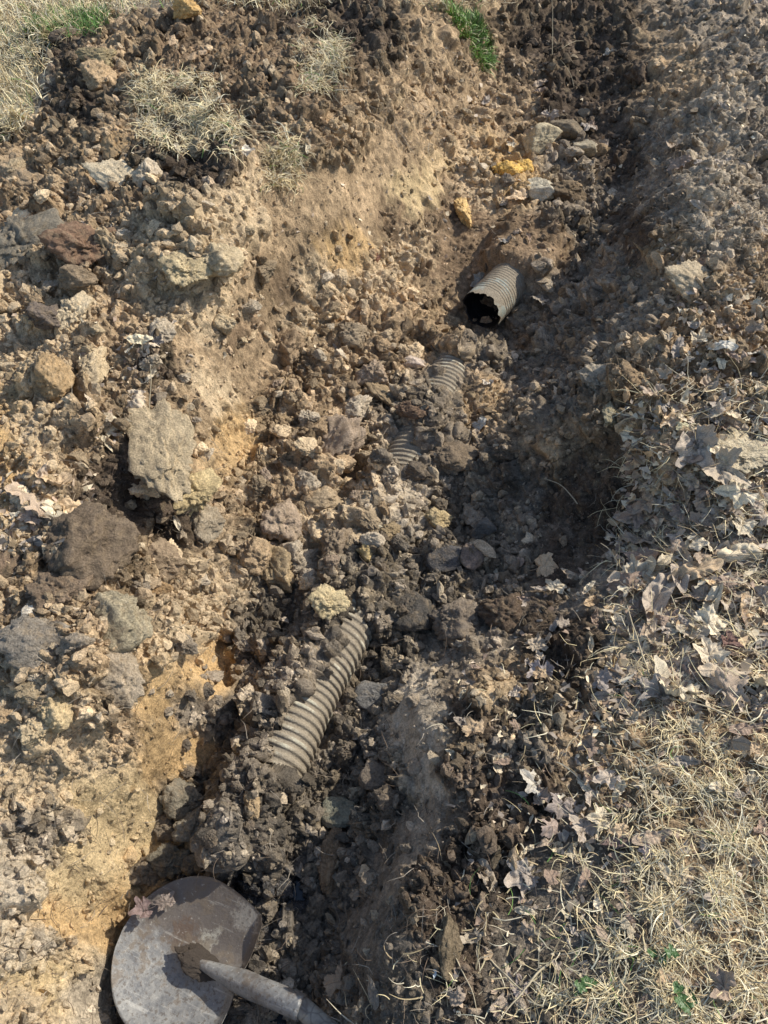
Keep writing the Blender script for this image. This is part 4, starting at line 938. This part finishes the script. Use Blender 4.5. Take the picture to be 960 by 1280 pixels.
# ------------------------------------------------------------------ grass, straw and roots (ribbons)
def ribbons(roots, az, el, ln, wd, droop, curl, cols, seg=6, seed=0, wiggle=.0):
    r = np.random.default_rng(seed); n = len(roots); P_ = np.array(roots, float); out = np.zeros((n, seg+1, 2, 3)); az = az.copy(); el = el.copy()
    tw = r.uniform(-.6, .6, n)
    for k in range(seg+1):
        d_ = np.stack([np.cos(az)*np.cos(el), np.sin(az)*np.cos(el), np.sin(el)], 1)
        sd = np.stack([-np.sin(az)*np.cos(tw), np.cos(az)*np.cos(tw), np.sin(tw)], 1)
        w = wd*(1-.75*(k/seg)**1.5)
        out[:, k, 0] = P_-sd*w[:, None]*.5; out[:, k, 1] = P_+sd*w[:, None]*.5
        P_ = P_+d_*(ln/seg)[:, None]; el = el-droop/seg+r.normal(0, .06+wiggle*.7, n); az = az+curl*.6/seg+np.where(r.random(n) < .18, r.normal(0, .9*min(1, wiggle*8), n), r.normal(0, .05, n))
        el = np.maximum(el, -.9)
    V_ = out.reshape(-1, 3); nv = (seg+1)*2; b = np.arange(n)*nv
    q = np.array([(2*k, 2*k+1, 2*k+3, 2*k+2) for k in range(seg)]); Q_ = (b[:, None, None]+q[None]).reshape(-1, 4)
    C_ = np.repeat(cols[:, None], nv, 1).reshape(-1, 3)
    return V_, Q_, C_
STRAW = np.array([(.80,.66,.38), (.66,.52,.29), (.84,.76,.54), (.50,.38,.22), (.85,.73,.44), (.62,.54,.38)])
GREEN = np.array([(.10,.20,.05), (.15,.26,.07), (.08,.16,.04)])
def inpoly(x, y, poly):
    c = False; j = len(poly)-1
    for i in range(len(poly)):
        if (poly[i][1] > y) != (poly[j][1] > y) and x < (poly[j][0]-poly[i][0])*(y-poly[i][1])/(poly[j][1]-poly[i][1])+poly[i][0]: c = not c
        j = i
    return c
def grass(name, poly, n, lr, wr, elr, droop, seed, green=0.0, tint=1.0, soft=0, label=None, cat=None, kind=None, group=None, wiggle=.05, base=None, lift=0, clumps=0):
    r = np.random.default_rng(seed); x0 = min(p[0] for p in poly); x1 = max(p[0] for p in poly); y0 = min(p[1] for p in poly); y1 = max(p[1] for p in poly)
    roots, sc = [], []
    t = 0
    while len(roots) < n and t < n*8:
        t += 1; a = r.uniform(x0, x1); b = r.uniform(y0, y1)
        if not inpoly(a+r.normal(0, soft), b+r.normal(0, soft), poly): continue
        if clumps:
            if float(perlin(np.array([a/34.]), np.array([b/28.]), seed)[0])+r.normal(0, .18) < clumps-.5: continue
        H = hit(a, b)
        if H is None or H[0].y > 7: continue
        roots.append(H[0]+Vector((0, 0, r.uniform(-.002, .012)+lift*r.random()))); sc.append(1.0)
    n = len(roots)
    pal = STRAW if base is None else np.array(base)
    cols = pal[r.integers(0, len(pal), n)]*r.uniform(.65, 1.15, (n, 1))*tint
    g = r.random(n) < green; cols[g] = GREEN[r.integers(0, 3, g.sum())]*r.uniform(.8, 1.6, (g.sum(), 1))
    V_, Q_, C_ = ribbons(roots, r.uniform(0, 2*PI, n), r.uniform(*elr, n), r.uniform(*lr, n), r.uniform(*wr, n), r.uniform(.3, 1.3, n)*droop, r.normal(0, 1.3, n), cols, 7, seed, wiggle)
    o = link(name, np_mesh(name, V_, quads=Q_, material=M_STRAW, col=C_)); setp(o, label, cat, group, kind)
    return o
grass('dry_grass', [(790,925),(850,900),(920,930),(1060,940),(1260,900),(1280,1330),(640,1330),(700,1250),(750,1180),(770,1110),(800,1050),(790,990)], 12500, (.010,.048), (.0006,.0019), (.02,.7), 1.2, 11, .015, 1.0, 30, 'matted dry grass beside the trench', None, 'stuff', None, .14, clumps=.76)
grass('sparse_grass', [(560,900),(800,780),(960,700),(1050,640),(1080,1330),(420,1330),(520,1150),(640,1050),(640,960)], 900, (.02,.06), (.0009,.0020), (.0,.4), .8, 12, .05, .95, 20, 'scattered dry stalks on the bare soil', None, 'stuff', None, .12)
grass('lawn_grass', [(-420,-60),(-30,-90),(-30,200),(-420,260)], 9000, (.03,.09), (.002,.004), (.2,1.3), 1.2, 23, .06, 1.05, 5, 'pale dry lawn grass beyond the side of the spoil heap', None, 'stuff', None, .12)
grass('lawn_grass', [(-30,-60),(360,-60),(370,12),(240,0),(110,22),(60,60),(48,110),(30,165),(-30,185)], 14000, (.03,.09), (.002,.004), (.2,1.3), 1.2, 13, .06, 1.05, 5, 'pale dry lawn grass beyond the spoil heap', None, 'stuff', None, .12)
grass('far_grass', [(350,-60),(900,-60),(900,-10),(700,-8),(600,10),(560,20),(520,8),(440,0),(360,30)], 3500, (.04,.11), (.002,.004), (.3,1.3), 1.0, 14, .05, .8, 5, 'dry grass along the far end of the trench', None, 'stuff', None, .12)
grass('green_grass', [(40,35),(75,20),(140,15),(125,38),(60,48),(30,45)], 1500, (.03,.06), (.002,.004), (.4,1.3), .8, 15, .75, 1.0, 6, 'green new grass in the dry lawn', None, 'stuff', None, .1)
SOD = [
 ([(170,105),(215,90),(250,115),(290,145),(305,175),(280,195),(240,180),(210,190),(185,160),(165,140)], 3400, 'large pale tuft of dry grass half buried on the spoil heap', 1.1),
 ([(370,40),(400,30),(430,70),(430,115),(400,120),(375,100),(385,70)], 1500, 'straw coloured tuft of dry grass on the heap above the left wall', .95),
 ([(335,170),(365,185),(375,215),(360,240),(340,215)], 800, 'small dry grass tuft on the slope below the large pale tuft', 1.0),
]
for k, (poly, n, lab, ti) in enumerate(SOD):
    grass('grass_tuft', poly, n, (.025,.07), (.0013,.0026), (.05,.8), 1.4, 31+k, .04, ti, 14, lab, 'grass tuft', None, None, .16, lift=.006, clumps=.40)
ROOTC = [(.30,.24,.17), (.22,.16,.11), (.40,.34,.26), (.14,.10,.07)]
grass('root_fibres', [(-20,-20),(980,-20),(980,1300),(-20,1300)], 4200, (.015,.055), (.0006,.0014), (-.1,.6), .9, 16, 0, .9, 0, 'fine roots and straws poking out of the soil', None, 'stuff', None, .22, base=ROOTC)
grass('wall_roots', [(480,40),(620,60),(560,180),(520,200),(440,150)], 900, (.02,.07), (.0008,.0018), (-.5,.6), 1.2, 17, 0, .9, 0, 'hanging roots on the upper left wall', None, 'stuff', None, .25, base=ROOTC)
grass('bank_roots', [(820,60),(960,40),(960,330),(860,300),(780,260),(830,150)], 1400, (.02,.06), (.0008,.0018), (-.3,.7), 1.0, 18, 0, 1.1, 0, 'fine roots matted on the right hand bank', None, 'stuff', None, .25, base=ROOTC)
grass('mound_straw', [(790,480),(960,480),(960,900),(780,880),(760,700)], 1300, (.03,.09), (.0008,.0019), (-.1,.6), .9, 19, 0, 1.0, 0, 'dry straws through the leaf litter', None, 'stuff', None, .2)

# single stalks one can point at
def stalk(px, py, ln, az, el, wd, droop, curl, label, colr=(.50,.42,.28), name='dry_stalk', cat='stalk', seed=0):
    H = hit(px, py)
    if H is None: return
    p = H[0]; r = random.Random(seed); pts_ = [p.copy()]; a = math.radians(az); e = math.radians(el); n = 14
    for k in range(n):
        pts_.append(pts_[-1]+Vector((math.cos(a)*math.cos(e), math.sin(a)*math.cos(e), math.sin(e)))*ln/n); e -= droop/n; a += curl/n+r.gauss(0, .08); e += r.gauss(0, .05)
    vs, q = [], []
    for k, c in enumerate(pts_):
        w = wd*(1-.6*k/n)*.5
        t = (pts_[min(k+1, n)]-pts_[max(k-1, 0)]).normalized(); s = t.cross(Vector((0, 0, 1))).normalized(); u = s.cross(t)
        for j in range(5):
            b = 2*PI*j/5; vs.append(c+s*w*math.cos(b)+u*w*math.sin(b))
        if k:
            for j in range(5): q.append(((k-1)*5+j, (k-1)*5+(j+1) % 5, k*5+(j+1) % 5, k*5+j))
    o = link(name, np_mesh(name, [tuple(v) for v in vs], quads=q, material=M_STRAW, col=[colr]*len(vs))); setp(o, label, cat)
ST = [
 (187,520,.11,80,60,.003,.3,.2,'upright pale stalk above the overhanging slab'),
 (690,70,.20,95,65,.004,.3,.1,'tall dry stem standing at the far end of the trench'),
 (700,62,.16,20,20,.003,.3,.4,'dry stem leaning beside the tall one'),
 (718,110,.13,110,40,.003,.3,.4,'short dry stem on the dark far floor'),
 (818,870,.17,95,6,.0045,.1,-.3,'pale twig standing out beside the cream maple leaf'),
 (870,905,.20,-12,5,.004,.1,.1,'long straight straw above the dry grass'),
 (833,1090,.15,98,8,.003,.0,.1,'straight golden straw across the dry grass'),
 (700,1195,.12,-150,10,.004,.2,.5,'bent pale stalk on the grey bare patch'),
 (610,1195,.09,-55,8,.003,.1,.0,'short straw below the torn tan leaf'),
 (560,1170,.10,-75,8,.0025,.1,.2,'straw beside the olive brown clod'),
 (642,868,.10,20,12,.0025,.6,.8,'curved pale root on the dark soil beside the clod'),
 (722,1000-370,.10,120,12,.003,.3,.5,'white curved root in the dark recess'),
 (780,950,.15,60,6,.0025,.1,.4,'thin dark stem at the corner of the dry grass'),
 (300,610,.06,-40,20,.002,.5,.9,'curled white rootlet in the sunny rubble'),
 (700,735,.09,-60,5,.0035,.2,.3,'grey splinter on the dark soil'),
 (770,720,.08,80,45,.004,.6,.5,'pale shredded stem at the edge of the litter'),
 (945,905,.14,170,4,.004,.1,.1,'dark twig pushed through the litter at the edge'),
 (215,350,.08,-10,10,.003,.4,.7,'white forked rootlet on the sunny slope'),
]
for k, s_ in enumerate(ST): stalk(*s_, seed=k)

# ------------------------------------------------------------------ green plants
def rosette(name, px, py, n, ln, wd, spread, label, cat, seed, elr=(.3, 1.4), cols=((.15,.27,.06), (.24,.38,.09), (.10,.19,.04), (.36,.34,.18))):
    H = hit(px, py); p = H[0]; r = np.random.default_rng(seed)
    a = r.uniform(0, 2*PI, n); rad = np.sqrt(r.random(n))*spread
    roots = [Vector((p.x+math.cos(b)*q, p.y+math.sin(b)*q, down(p.x+math.cos(b)*q, p.y+math.sin(b)*q)[0].z+r.uniform(0, .03)*(1-q/spread))) for b, q in zip(a, rad)]
    c = np.array(cols)[r.integers(0, len(cols), n)]*r.uniform(.7, 1.3, (n, 1))
    V_, Q_, C_ = ribbons(roots, a+r.normal(0, .8, n), r.uniform(*elr, n), r.uniform(*ln, n), r.uniform(*wd, n), r.uniform(.4, 1.6, n), r.normal(0, .8, n), c, 5, seed, .1)
    o = link(name, np_mesh(name, V_, quads=Q_, material=M_GREEN, col=C_)); setp(o, label, cat)
rosette('weed_tuft', 586, 36, 1700, (.02, .06), (.003, .007), .105, 'bright green leafy weed at the top of the trench wall', 'weed', 3)
def ivy(px, py, w, label, seed):
    r = random.Random(seed); H = hit(px, py)
    root = bpy.data.objects.new('ivy_sprig', None); COL.objects.link(root); root.location = H[0]; setp(root, label, 'ivy')
    for k in range(4):
        s = w*depth(H[0])/F*.5*r.uniform(.7, 1.1); a = r.uniform(0, 2*PI); d_ = s*.9
        me = LEAVES[(seed+k) % 5].copy(); me.materials.clear(); me.materials.append(M_IVY)
        o = link('leaf', me, parent=root); o.scale = (s*1.2, s, s*.6); o.location = (math.cos(a)*d_, math.sin(a)*d_, .012+.006*k); o.rotation_euler = (r.uniform(-.3, .3), r.uniform(-.3, .3), a)
M_IVY, nt_, b__ = mat('ivy_leaf'); b__.inputs['Base Color'].default_value = (.06, .12, .03, 1); b__.inputs['Roughness'].default_value = .45
ivy(820, 1198, 22, 'dark green ivy sprig in the dry grass', 1)
ivy(848, 1246, 24, 'dark green ivy sprig nearest the bottom edge', 2)
ivy(728, 1238, 20, 'pale green ivy sprig at the edge of the bare patch', 3)

# ------------------------------------------------------------------ shovel
def shovel():
    m, nt, b = mat('shovel_steel')
    tc = nn(nt, 'ShaderNodeTexCoord'); v = tc.outputs['Object']
    n1 = noise_node(nt, 9, 6, .62, v); n2 = noise_node(nt, 60, 5, .65, v); n3 = noise_node(nt, 20, 5, .7, v); n4 = noise_node(nt, 180, 3, .6, v)
    sx = nn(nt, 'ShaderNodeSeparateXYZ'); nt.links.new(v, sx.inputs[0])
    def blob(cx, cy, r):
        q = nn(nt, 'ShaderNodeVectorMath', operation='DISTANCE'); nt.links.new(v, q.inputs[0]); q.inputs[1].default_value = (cx, cy, .01)
        return mathn(nt, 'ADD', ramp(nt, q.outputs['Value'], 0, 1, r*2, -1), mathn(nt, 'MULTIPLY', mathn(nt, 'SUBTRACT', n2.outputs[0], .5), 3.2))
    side = mathn(nt, 'ADD', mathn(nt, 'MULTIPLY', sx.outputs[1], 14), mathn(nt, 'MULTIPLY', mathn(nt, 'SUBTRACT', n3.outputs[0], .5), 3.0))
    c = mixc(nt, ramp(nt, n2.outputs[0], .35, 0, .65, 1), (.18, .178, .172), (.31, .30, .275))
    c = mixc(nt, ramp(nt, side, -.1, 0, .35, .8), c, (.14, .112, .09))
    c = mixc(nt, ramp(nt, blob(-.08, .035, .022), -.1, 0, .3, .8), c, (.45, .43, .36))
    c = mixc(nt, ramp(nt, blob(-.03, .095, .03), -.1, 0, .3, .6), c, (.42, .39, .33))
    c = mixc(nt, ramp(nt, blob(-.125, .03, .03), 0, 0, .4, .9), c, (.13, .09, .065))
    mp = nn(nt, 'ShaderNodeMapping'); mp.inputs['Scale'].default_value = (9, 130, 1); mp.inputs['Rotation'].default_value = (0, 0, .5); nt.links.new(v, mp.inputs[0])
    n6 = noise_node(nt, 1.0, 3, .6, mp.outputs[0])
    c = mixc(nt, ramp(nt, n6.outputs[0], .60, 0, .68, .5), c, (.50, .48, .43))
    c = mixc(nt, ramp(nt, mathn(nt, 'MULTIPLY', n3.outputs[0], n2.outputs[0]), .27, 0, .32, .75), c, (.17, .135, .10))
    c = mixc(nt, ramp(nt, n4.outputs[0], .56, 0, .64, .8), c, (.13, .11, .09))
    c = mixc(nt, ramp(nt, n4.outputs[0], .32, .5, .36, 0), c, (.45, .43, .38))
    nt.links.new(c, b.inputs['Base Color']); b.inputs['Metallic'].default_value = .15
    nt.links.new(ramp(nt, n2.outputs[0], .35, .32, .65, .7), b.inputs['Roughness'])
    nb = bump(nt, n2.outputs[0], .002, .6); nb = bump(nt, n4.outputs[0], .0008, .8, nb); nt.links.new(nb, b.inputs['Normal'])
    mh, nt, b = mat('shovel_handle')
    v = nn(nt, 'ShaderNodeTexCoord').outputs['Object']
    n1 = noise_node(nt, 40, 5, .6, v); n2 = noise_node(nt, 200, 4, .6, v)
    vo = nn(nt, 'ShaderNodeTexVoronoi', feature='DISTANCE_TO_EDGE'); vo.inputs['Scale'].default_value = 60; nt.links.new(v, vo.inputs['Vector'])
    c = mixc(nt, ramp(nt, n1.outputs[0], .35, 0, .65, 1), (.30, .285, .24), (.15, .13, .11))
    c = mixc(nt, ramp(nt, vo.outputs[0], .02, .5, .10, 0), c, (.07, .058, .048))
    nt.links.new(c, b.inputs['Base Color']); b.inputs['Roughness'].default_value = .6
    nb = bump(nt, n1.outputs[0], .003, .6); nb = bump(nt, n2.outputs[0], .001, .9, nb); nt.links.new(nb, b.inputs['Normal'])
    mm, nt, b = mat('mud_cake')
    v = nn(nt, 'ShaderNodeTexCoord').outputs['Object']; n1 = noise_node(nt, 120, 5, .65, v)
    c = mixc(nt, ramp(nt, n1.outputs[0], .3, 0, .7, 1), (.06, .045, .034), (.15, .115, .085)); nt.links.new(c, b.inputs['Base Color']); b.inputs['Roughness'].default_value = .7
    nt.links.new(bump(nt, n1.outputs[0], .005, .9), b.inputs['Normal'])
    zb = -.262
    sh = np.array(unproj(303, 1229, zb)); tip = np.array(unproj(160, 1163, zb-.004))
    ax = (tip-sh); L = np.linalg.norm(ax[:2]); ang = math.atan2(-ax[1], -ax[0])   # local +x towards handle
    root = bpy.data.objects.new('shovel', None); COL.objects.link(root); root.location = (sh[0], sh[1], zb)
    root.rotation_euler = (math.radians(2), math.radians(-4), ang); setp(root, 'muddy round pointed steel shovel lying in the bottom of the trench', 'shovel')
    W = .116
    # blade outline: u 0 at shoulder .. 1 tip, half width(u)
    def hw(u):
        if u < .5: return W*(.80+.22*math.sin(u/.5*PI*.5)) * (1 - .12*max(0, 1-u/.05))
        t = (u-.5)/.5; return W*1.02*math.sqrt(max(0, 1-t**1.75))
    nu, nv = 60, 48; vs = []; 
    for i in range(nu+1):
        u = i/nu; u = 1-(1-u)**1.0
        for j in range(nv+1):
            v_ = -1+2*j/nv; h = hw(u); y = v_*h; x = -u*L*1.03
            z = .030*(y/W)**2 + .018*u*u - .012*math.sin(u*PI) 
            frog = math.exp(-(y/.021)**2)*max(0, 1-u/.62)**1.0*.020   # raised middle ridge
            z += frog
            if u < .06: z += .012*(1-u/.06)*(abs(v_) > .2)   # rolled step
            z += .0015*mnoise.noise(Vector((x*18, y*18, 0)))
            vs.append((x, y, z))
    top = len(vs); vs += [(x, y, z-.0025) for x, y, z in vs]
    id_ = lambda i, j: i*(nv+1)+j
    q = []
    for i in range(nu):
        for j in range(nv):
            q.append((id_(i, j), id_(i, j+1), id_(i+1, j+1), id_(i+1, j)))
            q.append((top+id_(i, j), top+id_(i+1, j), top+id_(i+1, j+1), top+id_(i, j+1)))
    for i in range(nu):
        for j in (0, nv): a, c_ = id_(i, j), id_(i+1, j); q.append((a, c_, top+c_, top+a))
    for j in range(nv):
        for i in (0, nu): a, c_ = id_(i, j), id_(i, j+1); q.append((a, c_, top+c_, top+a))
    link('blade', np_mesh('blade', vs, quads=q, material=m), parent=root)
    def tube(name, P_, R_, mt, na=28, bumps=0):
        vs, q = [], []
        for k, (p, r) in enumerate(zip(P_, R_)):
            p = Vector(p); t = (Vector(P_[min(k+1, len(P_)-1)])-Vector(P_[max(k-1, 0)])).normalized(); s = Vector((0, 1, 0)); u = t.cross(s).normalized()
            if u.z < 0: u = -u
            for j in range(na):
                a = 2*PI*j/na; rr = r*(1+bumps*mnoise.noise(Vector((p.x*30, a*1.5, 3))))
                vs.append(tuple(p+s*rr*math.cos(a)+u*rr*math.sin(a)))
            if k:
                for j in range(na): q.append(((k-1)*na+j, (k-1)*na+(j+1) % na, k*na+(j+1) % na, k*na+j))
        n = len(vs); c0 = Vector(P_[0]); c1 = Vector(P_[-1]); vs += [tuple(c0), tuple(c1)]; b0 = (len(P_)-1)*na
        tr = [(n, (j+1) % na, j) for j in range(na)]+[(n+1, b0+j, b0+(j+1) % na) for j in range(na)]
        return link(name, np_mesh(name, vs, quads=q, tris=tr, material=mt), parent=root)
    # socket: lies along the blade's middle, then cranks up
    sp = []; rr = []
    for k in range(30):
        t = k/29; x = -.085+.20*t; z = .012+.03*sstep(.3, 1.0, t)*1.0+.012*t
        sp.append((x, 0, z)); rr.append(.006+.012*min(1, t*2.2))
    tube('socket', sp, rr, m, 28, .06)
    e = Vector(sp[-1]); dr = (Vector(sp[-1])-Vector(sp[-3])).normalized(); dr = Vector((math.cos(.12)*math.cos(-.24), math.sin(-.24), math.sin(.12)))
    P_ = [tuple(e-dr*.02+dr*(k*.03)) for k in range(40)]
    tube('handle', P_, [.0152]*40, mh, 32, .05)
    # mud caked at the root of the socket
    o = bpy.data.objects.new('mud_cake', CLODS[2].copy()); COL.objects.link(o); o.parent = root; o.data.materials.clear(); o.data.materials.append(mm)
    o.location = (-.078, .002, .010); o.scale = (.040, .018, .009)
    rr_ = random.Random(5)
    for k in range(0):
        o = bpy.data.objects.new('mud_cake', o.data); COL.objects.link(o); o.parent = root
        a_, b_ = rr_.uniform(-.2, -.02), rr_.uniform(-.085, .085); q_ = rr_.uniform(.005, .013)
        o.location = (a_, b_, .030*(b_/W)**2+.018*(a_/L)**2-.012*math.sin(-a_/L*PI)+.001); o.scale = (q_*rr_.uniform(1.0, 2.4), q_*.7, q_*.35); o.rotation_euler = (0, 0, rr_.uniform(0, 6))
    return root, mm
SH, MM = shovel()
bpy.context.view_layer.update()
# leaf lying on the blade
o = bpy.data.objects.new('dead_leaf', LEAVES[3]); COL.objects.link(o)
pb = np.array(unproj(180, 1138, -.245)); o.location = Vector(pb); o.scale = (.03, .026, .02); o.rotation_euler = (.1, .1, 1.9); o.color = (.28, .20, .18, 1)
setp(o, 'pinkish brown leaf stuck to the shovel blade', 'leaf')
o = bpy.data.objects.new('dead_leaf', LEAVES[7]); COL.objects.link(o)
o.location = Vector(unproj(208, 1128, -.25)); o.scale = (.024, .02, .018); o.rotation_euler = (.2, -.1, .4); o.color = (.34, .27, .22, 1)
setp(o, 'crumpled tan leaf near the top edge of the shovel blade', 'leaf')

# ------------------------------------------------------------------ light
SUN_AZ = math.radians(64)    # from +Y towards +X
SUN_EL = math.radians(38)
w = bpy.data.worlds.new("World"); SC.world = w; w.use_nodes = True
nt = w.node_tree; bg = nt.nodes['Background']; sky = nt.nodes.new('ShaderNodeTexSky'); sky.sky_type = 'NISHITA'; sky.sun_disc = False
sky.sun_elevation = SUN_EL; sky.sun_rotation = SUN_AZ; nt.links.new(sky.outputs[0], bg.inputs[0]); bg.inputs[1].default_value = .17
sl = bpy.data.lights.new('sun', 'SUN'); sl.energy = 5.0; sl.angle = math.radians(.53); sl.color = (1, .945, .84)
so = bpy.data.objects.new('sun', sl); COL.objects.link(so)
dv = Vector((math.sin(SUN_AZ)*math.cos(SUN_EL), math.cos(SUN_AZ)*math.cos(SUN_EL), math.sin(SUN_EL)))
so.rotation_euler = dv.to_track_quat('Z', 'Y').to_euler(); so.location = dv*20
SC.view_settings.view_transform = 'Standard'; SC.view_settings.look = 'None'; SC.view_settings.exposure = 0; SC.view_settings.gamma = 1
